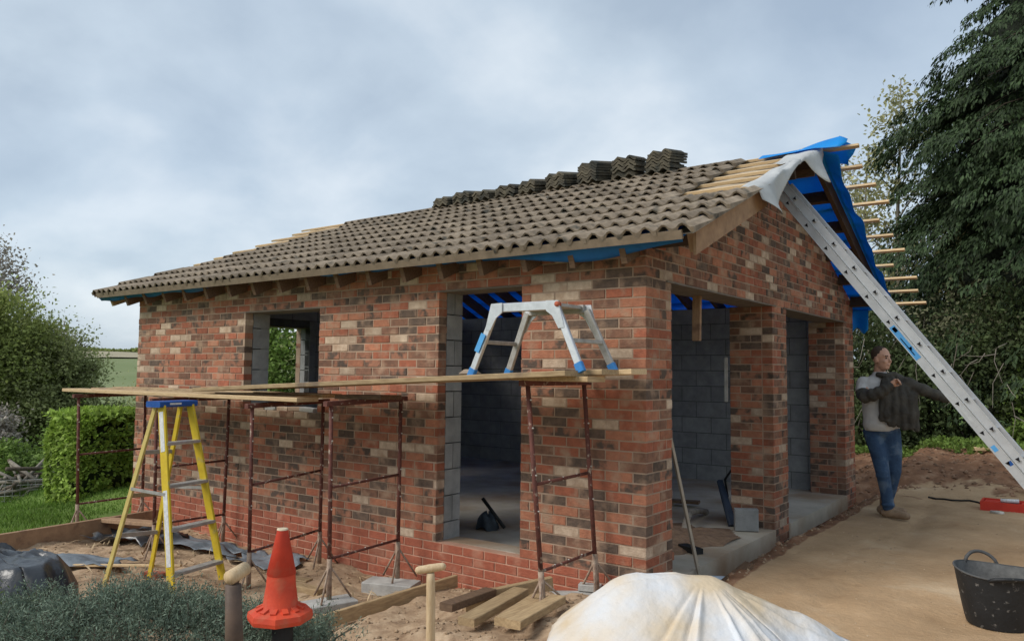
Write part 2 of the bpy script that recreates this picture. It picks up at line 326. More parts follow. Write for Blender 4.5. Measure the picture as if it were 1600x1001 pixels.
def groundmat():
    m = bpy.data.materials.new('ground'); m.use_nodes = True; t = m.node_tree; N = t.nodes; L = t.links; b = N['Principled BSDF']
    g = N.new('ShaderNodeNewGeometry'); at = N.new('ShaderNodeAttribute'); at.attribute_name = 'zone'
    sp = N.new('ShaderNodeSeparateColor'); L.new(at.outputs['Color'], sp.inputs[0])
    def noise(sc, d=5): n = N.new('ShaderNodeTexNoise'); n.inputs['Scale'].default_value = sc; n.inputs['Detail'].default_value = d; n.inputs['Roughness'].default_value = .65; L.new(g.outputs['Position'], n.inputs['Vector']); return n.outputs['Fac']
    def ramp(f, *st):
        r = N.new('ShaderNodeValToRGB'); r.color_ramp.elements[0].position = st[0][0]; r.color_ramp.elements[0].color = (*st[0][1], 1); r.color_ramp.elements[1].position = st[-1][0]; r.color_ramp.elements[1].color = (*st[-1][1], 1)
        for p, c in st[1:-1]: e = r.color_ramp.elements.new(p); e.color = (*c, 1)
        L.new(f, r.inputs[0]); return r.outputs[0]
    def mixc(f, a, c): x = N.new('ShaderNodeMix'); x.data_type = 'RGBA'; L.new(f, x.inputs[0]); L.new(a, x.inputs[6]); L.new(c, x.inputs[7]); return x.outputs[2]
    def edge(ch, sc=5, amt=.5):
        a = N.new('ShaderNodeMath'); a.operation = 'MULTIPLY_ADD'; L.new(noise(sc), a.inputs[0]); a.inputs[1].default_value = amt; L.new(ch, a.inputs[2])
        r = N.new('ShaderNodeMapRange'); r.inputs[1].default_value = .4 + amt / 2; r.inputs[2].default_value = .6 + amt / 2; L.new(a.outputs[0], r.inputs[0]); return r.outputs[0]
    soil = ramp(noise(7), (.3, (.24, .155, .095)), (.5, (.40, .28, .18)), (.7, (.53, .40, .27)))
    sand = ramp(noise(1.3, 10), (.28, (.31, .195, .108)), (.42, (.40, .265, .15)), (.55, (.46, .31, .18)), (.7, (.55, .41, .265)))
    red = ramp(noise(5), (.3, (.12, .065, .04)), (.52, (.24, .125, .07)), (.72, (.34, .21, .13)))
    grass = ramp(noise(1.2), (.3, (.085, .135, .028)), (.7, (.15, .22, .05)))
    field = ramp(noise(.03), (.35, (.16, .2, .085)), (.65, (.2, .23, .11)))
    c = mixc(edge(sp.outputs[0], 9, .35), soil, sand)
    c = mixc(edge(sp.outputs[2], 4, .5), c, red)
    c = mixc(edge(sp.outputs[1], 3, .4), c, grass)
    ab = N.new('ShaderNodeMapRange'); L.new(at.outputs['Alpha'], ab.inputs[0]); c = mixc(ab.outputs[0], c, field)
    L.new(c, b.inputs['Base Color']); b.inputs['Roughness'].default_value = .96; b.inputs['Specular IOR Level'].default_value = .15
    bp = N.new('ShaderNodeBump'); bp.inputs['Strength'].default_value = .7; bp.inputs['Distance'].default_value = .02; L.new(noise(22, 10), bp.inputs['Height']); L.new(bp.outputs[0], b.inputs['Normal'])
    return m
gme = rawmesh('ground', np.stack([GX, GY, GZ], -1).reshape(-1, 3), fq, groundmat(), smooth=True)
sandm = sst(.2, .5, GX) * np.where(GY > -.0, 1, sst(-1.2, .6, GX + .3 * fbm(GX, GY, 2, 4)))
redm = sst(5.2, 7.6, GY + 1.6 * fbm(GX, GY, 1.3, 9) + .5 * fbm(GX, GY, 7, 19)) * sst(-4, -2, GX) * (1 - sst(11, 12.5, GY)) + .9 * sst(.52, .40, GX) * sst(-.1, .3, GY) * sst(-.5, .1, GX)
dd_ = np.hypot(GX, GY)
grassm = np.maximum(sst(-6.5, -7.3, GX + .4 * fbm(GX, GY, 1.4, 2)), np.maximum(sst(10.5, 12, GY), sst(12, 15, dd_)))
grassm = np.maximum(grassm, sst(-3.0, -3.6, GY) * sst(-.8, -1.6, GX))
fieldm = sst(45, 70, dd_)
za_ = np.stack([sandm, grassm, np.clip(redm, 0, 1), fieldm], -1).reshape(-1, 4).astype(np.float32)
ca = gme.color_attributes.new('zone', 'FLOAT_COLOR', 'POINT'); ca.data.foreach_set('color', za_.ravel())
ground = tag(link(bpy.data.objects.new('ground', gme)), kind='structure')
# far pale field strip and hedge line on the skyline (terrain colour belts)
def belt(name, r0, r1, m, a0=150, a1=185, lift=.4):
    P = []
    for r in np.linspace(r0, r1, 5): P.append([(r * math.cos(math.radians(a)), r * math.sin(math.radians(a)), float(gz(r * math.cos(math.radians(a)), r * math.sin(math.radians(a)))) + lift) for a in np.linspace(a0, a1, 60)])
    return tag(MB().grid(np.array(P), flip=True).build(name, m, None, True), kind='structure')
belt('field', 250, 330, mat('stubble_field', (.36, .31, .20), (.28, .25, .16), scale=.05, bump=0))

# ------------------------------------------------------------ garage
GW, GL = 6.05, 7.04          # gable width (y), long wall (x)
DPC, CH, BH = -.12, .074, .064
RY, RZ, TAN = 3.02, 3.68, .41
CS = 1 / math.sqrt(1 + TAN * TAN); SN = TAN * CS
def rp(x, a, off=0, back=False):
    """roof frame: a = distance up the slope from the eave, off = along the outward normal from the tile crown plane"""
    y = -.35 + a * CS - SN * off; z = RZ - TAN * (RY + .35) + a * SN + CS * off
    return V3(x, 2 * RY - y if back else y, z)
SLOPE = (RY + .35) / CS
garage = thing('garage', (-GL / 2, GW / 2, -.5), 'half-roofed red brick double garage under construction with blue roofing membrane', 'garage')
def brick_poly(mb, poly, axisn, face, depth, mi):
    """poly in (u,z); axisn 'y': plane y=face, u=-x ... extruded inwards"""
    n = len(poly)
    def P(u, z, d):
        if axisn == 'long': return (-u, face + d, z)
        if axisn == 'gable': return (-face - d, u, z)
        if axisn == 'end': return (-GL + d, u, z)
        if axisn == 'back': return (-u, GW - d, z)
        if axisn == 'rev': return (-u, face + d, z)
        if axisn == 'rev2': return (-u, face - d, z)
    cu = sum(p[0] for p in poly) / n; cz = sum(p[1] for p in poly) / n; e = .003
    fr = [(u + (e if u < cu else -e), z + (e if z < cz else -e)) for u, z in poly]
    v = [P(u, z, 0) for u, z in fr] + [P(u, z, e) for u, z in poly] + [P(u, z, depth) for u, z in poly]
    f = [tuple(range(n)), tuple(range(3 * n - 1, 2 * n - 1, -1))]
    for k in (0, n):
        for i in range(n): j = (i + 1) % n; f.append((k + i, k + n + i, k + n + j, k + j))
    if axisn in ('long', 'back'): pass
    mb.add(v, f, mi)
def lay(u1, z0, n, openings=(), skip=None, start=0.0, par=1):
    R = []
    for k in range(n):
        za, zb = z0 + k * CH + .005, z0 + (k + 1) * CH - .005; zm = (za + zb) / 2
        u = start - (.1125 if k % 2 == par else 0)
        while u < u1:
            seg = [(max(u, start), min(u + .215, u1))]; u += .225
            for o0, o1, p0, p1 in openings:
                if p0 < zm < p1:
                    ns = []
                    for a, b in seg:
                        if b <= o0 or a >= o1: ns.append((a, b))
                        else:
                            if a < o0: ns.append((a, o0))
                            if b > o1: ns.append((o1, b))
                    seg = ns
            for a, b in seg:
                if b - a < .03: continue
                if skip and skip(k, a, b): continue
                R.append((a + random.uniform(-.001, .003), b - random.uniform(-.001, .003), za + random.uniform(-.002, .002), zb + random.uniform(-.002, .002), k))
    return R
WIN = (3.57, 4.80, .885, 1.951 + .0); DOOR = (1.10, 1.985, DPC, 2.026)
D1 = (.425, 2.755, -1, 2.026); D2 = (3.205, 5.555, -1, 2.026)
ENDW = (1.0, 2.42, .885, 1.951)
walls = {}
def wallpart(label, pieces, m=MORT):
    mb = MB()
    for lo, hi in pieces: mb.box(lo, hi)
    o = mb.build('brick_wall', m, garage); o['label'] = label; return o
q = .0035
def yb(a): return (q, .0965)[a]
# mortar cores (recessed behind the brick faces)
LZ0, LZ1 = DPC, 2.31
wl = wallpart('long brick wall with window and door opening', [
    ((-1.10 + q, q, LZ0), (-q, .0965, LZ1)), ((-1.985 + q * 0 - 0, q, 2.026 + q), (-1.10 + q, .0965, LZ1)),
    ((-3.57 + q, q, LZ0), (-1.985 - q, .0965, LZ1)), ((-4.80, q, LZ0), (-3.57 + q, .0965, .885 - q)), ((-4.80, q, 1.951 + q), (-3.57 + q, .0965, LZ1)),
    ((-GL + q, q, LZ0), (-4.80 - q, .0965, LZ1))])
wp = wallpart('bright red brick plinth below the long wall', [((-GL + q, q + .002, -.80), (-q, .095, DPC - .001))], MORT2)
mg = MB()
def gpoly(pts, x0=-.0965, x1=-q):
    n = len(pts); mg.add([(x1, y, z) for y, z in pts] + [(x0, y, z) for y, z in pts], [tuple(range(n)), tuple(range(2 * n - 1, n - 1, -1))] + [(i, i + n, (i + 1) % n + n, (i + 1) % n) for i in range(n)])
zl = lambda y: RZ - .15 - TAN * abs(y - RY)
gpoly([(.0955, DPC - .1), (.425 - q, DPC - .1), (.425 - q, 2.026 + q), (.0955, 2.026 + q)]); gpoly([(.094, -.6), (.425 - q, -.6), (.425 - q, DPC - .1), (.094, DPC - .1)])
gpoly([(2.755 + q, -.6), (3.205 - q, -.6), (3.205 - q, 2.026 + q), (2.755 + q, 2.026 + q)])
gpoly([(5.555 + q, -.6), (GW - q, -.6), (GW - q, 2.026 + q), (5.555 + q, 2.026 + q)])
gpoly([(.0955, 2.026 + q), (GW - q, 2.026 + q), (GW - q, zl(GW)), (RY, zl(RY)), (.0955, zl(.0955))])
wg = mg.build('brick_wall', MORT, garage); wg['label'] = 'gable brick wall with two garage door openings'
we = wallpart('left end brick wall with a window opening', [((-GL + q, .11, -.8), (-GL + .0965, 1.0, 2.3)), ((-GL + q, 2.42, -.8), (-GL + .0965, GW - .11, 2.3)), ((-GL + q, 1.0, -.8), (-GL + .0965, 2.42, .885)), ((-GL + q, 1.0, 1.951), (-GL + .0965, 2.42, 2.3))])
wb = wallpart('rear brick wall', [((-GL + .1, GW - .0965, -.8), (-.1, GW - q, 2.3))])
jobs = []   # (poly, kind, face, depth, mat index, parent)
def pick(u, z):
    w = list(BW); t = float(vnoise(u * 1.0, z * 3.3, 1.6, 11)); 
    if t > .12: w[3] *= 2.4; w[2] *= 1.7; w[4] *= 1.6
    elif t < -.15: w[0] *= 1.6; w[1] *= 1.5; w[5] *= 1.5
    return random.choices(range(6), w)[0]
nl = int((2.32 - DPC) / CH)
for a, b, c, d, k in lay(GL, DPC, nl, [WIN, DOOR], skip=lambda k, a, b: k % 2 == 1 and b < .11):
    jobs.append(([(a, c), (b, c), (b, d), (a, d)], 'long', random.uniform(-.004, .002), .1025, pick(a, c), wl))
for a, b, c, d, k in lay(GL, DPC - 7 * CH, 7, par=0):
    jobs.append(([(a, c), (b, c), (b, d), (a, d)], 'long', random.uniform(-.002, .001), .1025, 6, wp))
def clip(poly):
    def side(P, f):
        o = []
        for i in range(len(P)):
            a, b = P[i], P[(i + 1) % len(P)]; fa, fb = f(a), f(b)
            if fa >= 0: o.append(a)
            if fa * fb < 0: t = fa / (fa - fb); o.append((a[0] + (b[0] - a[0]) * t, a[1] + (b[1] - a[1]) * t))
        return o
    for f in (lambda p: RZ - .15 - TAN * (RY - p[0]) - p[1], lambda p: RZ - .15 + TAN * (RY - p[0]) - p[1]):
        poly = side(poly, f)
        if len(poly) < 3: return None
    return poly
ng = 54; kz0 = DPC - 6 * CH
for a, b, c, d, k in lay(GW, kz0, ng, [D1, D2], par=0, skip=lambda k, a, b: k % 2 == 0 and b < .11):
    kk = k - 6
    poly = clip([(a, c), (b, c), (b, d), (a, d)])
    if poly is None: continue
    jobs.append((poly, 'gableq' if a < .01 else 'gable', random.uniform(-.004, .002), .1025, pick(a + 20, c), wg))
# reveals of the middle pillar and right pier
for face, lo in ((2.755, 'p'), (5.555, 'q')):
    for k in range(35):
        za, zb = kz0 + k * CH + .005, kz0 + (k + 1) * CH - .005
        if zb > 2.03: break
        segs = [(.1125, .215 + .1125 - .0), (.3375, .44)] if k % 2 else [(.1125, .215), (.225, .44)]
        for a, b in segs: jobs.append(([(a, za), (b, za), (b, zb), (a, zb)], 'rev', face + random.uniform(-.002, .001), .1025, pick(a + 40 + face, za), wg))
for a, b, c, d, k in lay(GW, DPC - 7 * CH, 39, [ENDW], skip=lambda k, a, b: a < .1): jobs.append(([(a, c), (b, c), (b, d), (a, d)], 'end', 0, .1025, pick(a + 60, c), we))
for a, b, c, d, k in lay(GL, DPC - 7 * CH, 39, skip=lambda k, a, b: a < .1 or b > GL - .1): jobs.append(([(a, c), (b, c), (b, d), (a, d)], 'back', 0, .1025, pick(a + 80, c), wb))
MB().box((-.435, 2.755 + q, -.6), (-.1, 3.205 - .006, 2.02)).build('pier_core', MORT, garage); MB().box((-.435, 5.555 + q, -.6), (-.1, 5.8, 2.02)).build('pier_core', MORT, garage)
def jobc(j):
    p = j[0]; u = sum(x[0] for x in p) / len(p); z = sum(x[1] for x in p) / len(p); k = j[1]
    if k == 'long': return V3(-u, 0, z)
    if k.startswith('gable'): return V3(0, u, z)
    if k == 'rev': return V3(-u, j[2], z)
    if k == 'end': return V3(-GL, u, z)
    return V3(-u, GW, z)
NRM = {'long': V3(0, -1, 0), 'gable': V3(1, 0, 0), 'gableq': V3(1, 0, 0), 'rev': V3(0, -1, 0), 'end': V3(-1, 0, 0), 'back': V3(0, 1, 0)}
def jsize(j):
    c = jobc(j); d = CAM - c; L = np.linalg.norm(d); cs = max(0, d @ NRM[j[1]] / L); p = j[0]
    if (c - CAM) @ _f < .2 or c[2] < -.42 or (c[2] < -.25 and j[1] == 'long' and c[0] > -.4): return 0
    px = (c - CAM) @ _r / ((c - CAM) @ _f) * 1213 + 800
    if px > 1600: return 0
    return (p[1][0] - p[0][0]) * BH * cs / L ** 2
jobs.sort(key=jsize, reverse=True)
ALLB = BRICKS + [B_PLI]
cache = {}; rest = {}
for i, (poly, kind, face, depth, mi, par) in enumerate(jobs):
    if i < 300 and len(poly) == 4:
        L_ = round(poly[1][0] - poly[0][0], 2); key = (kind[:5], L_, mi, round(depth, 3))
        if key not in cache:
            mb = MB(); h = BH / 2
            brick_poly(mb, [(-L_ / 2 - .0, -h), (L_ / 2 + .0, -h), (L_ / 2, h), (-L_ / 2, h)], kind[:5] if kind != 'rev' else 'long', 0, depth, 0)
            cache[key] = rawmesh('brick', mb.v, mb.f, ALLB[mi])
        c = jobc((poly, kind, face)); 
        if kind == 'long': c[1] = face
        elif kind.startswith('gable'): c[0] = -face
        o = bpy.data.objects.new('brick', cache[key]); link(o, par); o.location = Vector(c - BASE[garage]); 
        s = (poly[1][0] - poly[0][0]) / L_
        o.scale = (1, s, 1) if kind.startswith('gable') else (s, 1, 1)
    else:
        brick_poly(rest.setdefault(par, MB()), poly, 'gable' if kind == 'gableq' else kind, face, depth, mi)
for par, mb in rest.items():
    o = mb.build('brickwork', ALLB, par); o['kind'] = 'stuff'
# inner leaf of concrete blocks
bj = []   # (lo, hi, visible weight)
def blocks(axis_, u0, u1, z0, z1, t0, t1, openings=(), w=1):
    k = 0; z = z0
    while z < z1 - .05:
        zb = min(z + .215, z1); u = u0 - (.225 if k % 2 else 0)
        while u < u1:
            seg = [(max(u, u0), min(u + .44, u1))]; u += .45
            for o0, o1, p0, p1 in openings:
                if p0 < (z + zb) / 2 < p1:
                    ns = []
                    for a, b in seg:
                        if b <= o0 or a >= o1: ns.append((a, b))
                        else:
                            if a < o0: ns.append((a, o0))
                            if b > o1: ns.append((o1, b))
                    seg = ns
            for a, b in seg:
                if b - a < .04: continue
                bj.append((((-b, t0, z), (-a, t1, zb)) if axis_ == 'x' else ((t0, a, z), (t1, b, zb)), w))
        z += .225; k += 1
    return
blocks('x', .3, GL - .3, -.19, 2.28, GW - .31, GW - .21, w=3)
blocks('y', .31, GW - .32, -.19, 2.28, -GL + .21, -GL + .31, [ENDW], w=2)
blocks('x', .3, GL - .3, -.19, 2.28, .21, .31, [(3.56, 4.81, .88, 1.96), (1.09, 1.995, -.3, 2.03)], w=1)
blocks('y', .31, .425, -.19, 2.28, -.31, -.21, w=1)
for lo, hi in (((-1.985 - .1, .1075, 0), (-1.985, .31, 0)), ((-1.10, .1075, 0), (-1.0, .31, 0))):   # door jamb closers
    k = 0; z = DPC - .07
    while z < 2.0:
        zb = min(z + .215, 2.025); 
        if k % 2: bj.append((((lo[0] - .012, lo[1], z), (hi[0] + .0, hi[1] - .105, zb)), 4)); bj.append((((lo[0] - .012, hi[1] - .095, z), (hi[0], hi[1] + .003, zb)), 4))
        else: bj.append((((lo[0] - .012, lo[1], z), (hi[0], hi[1] + .003, zb)), 4))
        z += .225; k += 1
for x0, x1 in ((-4.90, -4.80), (-3.57, -3.47)):
    z = .885; k = 0
    while z < 1.9:
        zb = min(z + .215, 1.95); bj.append((((x0, .1075, z), (x1, .313, zb)), 4)); z += .225; k += 1
for y0, y1 in ((2.42, 2.52), (.9, 1.0)):
    z = .885
    while z < 1.9: zb = min(z + .215, 1.95); bj.append((((-GL + .1075, y0, z), (-GL + .313, y1, zb)), 4)); z += .225
bm_ = MB()
for lo, hi in (((-GL + .3, GW - .305, -.19), (-.3, GW - .215, 2.27)), ((-GL + .3, .215, -.19), (-4.82, .305, 2.27)), ((-3.55, .215, -.19), (-2.0, .305, 2.27)), ((-1.08, .215, -.19), (-.3, .305, 2.27)),
               ((-4.82, .215, -.19), (-3.55, .305, .875)), ((-4.82, .215, 1.96), (-3.55, .305, 2.27)), ((-2.0, .215, 2.035), (-1.08, .305, 2.27)), ((-GL + .215, .31, -.19), (-GL + .305, .99, 2.27)), ((-GL + .215, 2.43, -.19), (-GL + .305, GW - .32, 2.27)), ((-GL + .215, .99, -.19), (-GL + .305, 2.43, .875)), ((-GL + .215, .99, 1.96), (-GL + .305, 2.43, 2.27))):
    bm_.box(lo, hi)
wblk = bm_.build('block_wall', BMORT, garage); wblk['label'] = 'grey concrete block inner leaf'
bj.sort(key=lambda j: -j[1]); bc = {}; brest = MB()
for i, ((lo, hi), w) in enumerate(bj):
    if i < 290:
        d = tuple(round(hi[k] - lo[k], 2) for k in range(3))
        if d not in bc: mb = MB().box([-x / 2 for x in d], [x / 2 for x in d]); bc[d] = rawmesh('block', mb.v, mb.f, BLOCK)
        o = link(bpy.data.objects.new('block', bc[d]), wblk); o.location = Vector((V3(*lo) + V3(*hi)) / 2 - BASE[garage]); o.scale = [(hi[k] - lo[k]) / d[k] for k in range(3)]
    else: brest.box(lo, hi)
o = brest.build('blockwork', BLOCK, wblk); o['kind'] = 'stuff'
# slab, lintels, sills
slab = MB().box((-GL + .3, .3, -.5), (-.30, GW - .3, -.19)); slab.box((-.30, .43, -.5), (.015, 2.75, -.1905)); slab.box((-.30, 3.21, -.5), (.015, 5.55, -.1902)); slab.box((-1.98, .10, -.3), (-1.105, .30, -.117))
slab.build('floor_slab', CONC, garage)
LINT = mat('lintel_steel', (.24, .20, .16), (.14, .12, .10), rough=.7, scale=9)
for lo, hi in (((-2.08, -.004, 2.017), (-1.02, .30, 2.0255)), ((-4.9, -.004, 1.942), (-3.48, .30, 1.9505)), ((-.32, .33, 2.014), (.012, 2.85, 2.0255)), ((-.32, 3.11, 2.014), (.012, 5.65, 2.0255)), ((-GL, .9, 1.942), (-GL + .3, 2.5, 1.9505))):
    MB().box(lo, hi).build('lintel', LINT, garage)
MB().box((-.30, .3, 2.028), (-.11, GW - .3, 2.25)).build('inner_lintel_beam', CONCB, garage)
MB().beam((-.22, 1.42, 2.02), (-.22, 1.40, 1.62), .07, .04, up=(0, 1, 0)).build('hanging_batten', WOODB, garage)
MB().beam((-.46, 2.70, 1.05), (-.46, 2.70, 1.5), .02, .03).build('door_jamb_strip', CONCB, garage)

# ------------------------------------------------------------ roof
roofm = MB()
def memgrid(x0, x1, a0, a1, back, nxx=90, na=26):
    P = np.zeros((na, nxx, 3))
    for j, a in enumerate(np.linspace(a0, a1, na)):
        for i, x in enumerate(np.linspace(x0, x1, nxx)):
            sag = .012 * (math.cos(2 * math.pi * (x + .12) / .43) - 1) * .5
            P[j, i] = rp(x, a, -.089 + sag * .9, back)
    return P
roofm.grid(memgrid(-7.45, .40, .02, SLOPE - .01, False)); roofm.grid(memgrid(-7.45, .44, .02, SLOPE - .01, True), flip=True)
roof = roofm.build('roof', BLUE, garage, True); roof['label'] = 'pitched roof with blue membrane under battens and tiles'; solid(roof, .001)
def roofpart(name, mb, m, smooth=False): return mb.build(name, m, roof, smooth)
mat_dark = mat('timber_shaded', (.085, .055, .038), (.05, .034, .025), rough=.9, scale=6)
# rafters
rx = [-.07 - .43 * i for i in range(17)]
for x in rx:
    for back in (False, True):
        roofpart('rafter', MB().beam(rp(x, .07, -.170, back), rp(x, SLOPE - .02, -.170, back), .047, .15, up=(0, (SN if back else -SN), CS)), WOODD)
roofpart('ridge_board', MB().box((-7.4, RY - .012, RZ - .34), (.36, RY + .012, RZ - .105)), WOODD)
for back in (False, True):
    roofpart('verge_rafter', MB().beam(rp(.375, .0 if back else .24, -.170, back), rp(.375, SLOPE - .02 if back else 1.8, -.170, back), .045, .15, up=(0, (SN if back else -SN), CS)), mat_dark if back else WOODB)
    roofpart('verge_rafter', MB().beam(rp(-7.42, .12, -.170, back), rp(-7.42, SLOPE - .02, -.170, back), .045, .15, up=(0, (SN if back else -SN), CS)), WOODP)
    for i in range(6):
        a = .42 + i * .62
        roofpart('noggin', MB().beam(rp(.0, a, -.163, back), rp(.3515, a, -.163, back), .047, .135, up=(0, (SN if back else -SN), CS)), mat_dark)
        if i < 8: roofpart('noggin', MB().beam(rp(-7.03, a, -.163, back), rp(-7.397, a, -.163, back), .047, .135, up=(0, (SN if back else -SN), CS)), WOODP)
# barge board face plate (front slope, lower part, plumb cut)
p0, p1 = rp(.402, .22, -.165), rp(.402, 1.80, -.165)
bb = MB(); hh = .088
pts = [(p0[1], p0[2] - hh / CS), (p1[1], p1[2] - hh / CS), (p1[1], p1[2] + hh / CS), (p0[1], p0[2] + hh / CS)]
bb.add([(.398, y, z) for y, z in pts] + [(.42, y, z) for y, z in pts], [(3, 2, 1, 0), (4, 5, 6, 7), (0, 1, 5, 4), (1, 2, 6, 5), (2, 3, 7, 6), (3, 0, 4, 7)])
roofpart('barge_board', bb, WOODB)
# undercloak strip along verge
roofpart('verge_strip', MB().beam(rp(.38, .1, -.082), rp(.38, 1.8, -.082), .16, .008, up=(0, -SN, CS)), CONCB)
def panel(x0, x1, a0, a1):
    P = np.array([[rp(x0 + (x1 - x0) * i / 11, a0 + (a1 - a0) * j / 11, -.0865 - .006 * (math.cos(2 * math.pi * (x0 + (x1 - x0) * i / 11 + .12) / .43) < 0) ) for i in range(12)] for j in range(12)])
    o = MB().grid(P).build('felt_panel', mat('felt_tan_%d' % int(x0 * 10), (.46, .38, .28), (.34, .27, .19), scale=5, bump=.3, bscale=14, bdist=.02), roof, True); return o
panel(-.75, .395, 1.2, SLOPE - .02); panel(-7.45, -6.0, .6, SLOPE - .02)
# battens
GAUGE = .352
for i in range(11):
    a = .06 + i * GAUGE * 1.0 if i else .04
    a = min(a, SLOPE - .03)
    off = -.072
    x1 = .39 if i < 4 else .36 - random.uniform(0, .06)
    x0 = -7.50 - random.uniform(0, .22)
    roofpart('batten', MB().beam(rp(x0, a, off), rp(x1, a, off), .045, .025, up=(0, -SN, CS)), WOODN if i else WOODD)
    aa = SLOPE - .06 - i * .345
    xb = (.78, .74, .80, .86, .70, .78, .84, .66, .86, .82, .86)[i]
    roofpart('batten', MB().beam(rp(-7.55, aa, off, True), rp(xb, aa, off, True), .045, .025, up=(0, SN, CS)), WOODN)
# roof tiles: two rolls each, individually laid
TWD, NP = .27, 13
def tile_mesh(mname, m):
    mb = MB(); n = NP; v = []; us = np.linspace(-.008, TWD + .012, n)
    zf = lambda u: .036 * (.5 + .5 * math.cos(2 * math.pi * (u - .07) / .135)) ** 1.15
    for (a, dz) in ((0, .040), (.42, .0)):
        for u in us: v.append((u, a, zf(u) + dz))
    for u in us: v.append((u, .006, zf(u) + .040 - .014 - .026 * (1 - min(1, zf(u) / .025)) ** 1.0))
    f = [(i, i + 1, n + i + 1, n + i) for i in range(n - 1)] + [(2 * n + i, 2 * n + i + 1, i + 1, i) for i in range(n - 1)]
    f += [(2 * n, 0, n), (n - 1, 3 * n - 1, 2 * n - 1)]
    return rawmesh(mname, v, f, m, smooth=True)
TM = tile_mesh('tile', TILE)
def loose_tile():
    n = NP; us = np.linspace(-.008, TWD + .012, n); zf = lambda u: .040 * (.5 + .5 * math.cos(2 * math.pi * (u - .07) / .135)) ** 1.25
    v = [(u, a, zf(u) + dz) for dz in (0, -.024) for a in (0, .42) for u in us]; f = []
    for i in range(n - 1): f += [(i, i + 1, n + i + 1, n + i), (2 * n + i + 1, 2 * n + i, 3 * n + i, 3 * n + i + 1), (2 * n + i, 2 * n + i + 1, i + 1, i), (n + i, n + i + 1, 3 * n + i + 1, 3 * n + i)]
    f += [(0, n, 3 * n, 2 * n), (n - 1, 3 * n - 1, 4 * n - 1, 2 * n - 1)]
    return rawmesh('loose_roof_tile', v, f, TILE2)
TM2 = loose_tile()
for me in (TM,):
    me.polygons.foreach_set('use_smooth', np.array([i < NP - 1 for i in range(len(me.polygons))]))
RIGHT = [.50, .50, .50, .50, -.16, -.16, -.16, -.16, -.16, -.20]
LEFT = [-7.62, -7.62, -7.3, -6.95, -6.75, -6.5, -6.4, -6.25, -6.1, -6.2]
Rm = Matrix(((1, 0, 0), (0, CS, -SN), (0, SN, CS)))
for r in range(10):
    a = 0.0 + r * GAUGE; x = .50 - TWD; 
    while x > LEFT[r] - .08:
        if x + TWD <= RIGHT[r] + .05:
            o = link(bpy.data.objects.new('tile', TM), roof)
            P = rp(x + random.uniform(-.004, .004), a + random.uniform(-.006, .006), -.064)
            o.location = Vector(P - BASE[garage])
            L_ = .42
            o.rotation_euler = (Rm @ Matrix.Rotation(random.uniform(-.008, .008), 3, 'Z') @ Matrix.Rotation(random.uniform(-.006, .01), 3, 'X')).to_euler()
            if r == 9: o.scale = (1, .93, 1)
        x -= TWD
# tilting fillet / eave edge under first row
roofpart('eave_fillet', MB().beam(rp(-7.5, .016, -.068), rp(.42, .016, -.068), .022, .060, up=(0, -SN, CS)), mat('eave_fillet', (.27, .21, .15), (.17, .13, .09)))
# membrane flap drooping at the eave
def eave_flap(x0, x1, drop, name='membrane_flap'):
    n = 60; P = np.zeros((5, n, 3))
    for i, x in enumerate(np.linspace(x0, x1, n)):
        t = (x - x0) / (x1 - x0); D = drop(t, x); p = rp(x, .06, -.09)
        for j in range(5):
            s = j / 4; P[j, i] = p + V3(0, .05 * s - .02 * math.sin(x * 5) * s, -D * s * .85)
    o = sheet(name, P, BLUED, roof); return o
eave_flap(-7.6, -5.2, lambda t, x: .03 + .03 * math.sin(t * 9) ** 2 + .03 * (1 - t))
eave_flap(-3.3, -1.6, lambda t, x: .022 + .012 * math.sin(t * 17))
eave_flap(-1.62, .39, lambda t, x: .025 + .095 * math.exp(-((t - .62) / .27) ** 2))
# pale membrane draped over the verge near the ridge
def drape(name, a0, a1, xin, hang, m, wob, n=30, k=16, ph=0, tilt=0):
    P = np.zeros((k, n, 3))
    for i in range(n):
        t = i / (n - 1); a = a0 + (a1 - a0) * t; H = hang(t)
        for j in range(k):
            s = j / (k - 1); flat = .40 - xin
            d = s * (flat + H)
            lift = .008 + .008 * math.sin(t * 11 + ph + s * 3) + .005 * math.sin(s * 13 + t * 5)
            if d < flat: p = rp(xin + d, a + tilt * s, -.05 + lift)
            else:
                e_ = d - flat; p = rp(.40, a + tilt * s, -.05 + lift) + V3(.045 + wob * (1 + math.sin(t * 9 + ph)) * e_ + .03 * e_, 0, -e_)
            P[j, i] = p
    return sheet(name, P, m, roof, .0012)
drape('pale_membrane', 1.50, 2.80, .31, lambda t: .03 + .30 * math.exp(-((t - .30) / .26) ** 2), MEMW, .25, ph=.6)
drape('pale_membrane', 2.72, SLOPE + .0, .20, lambda t: .03 + .30 * math.exp(-((t - .66) / .26) ** 2), MEMW, .2, ph=2.2)
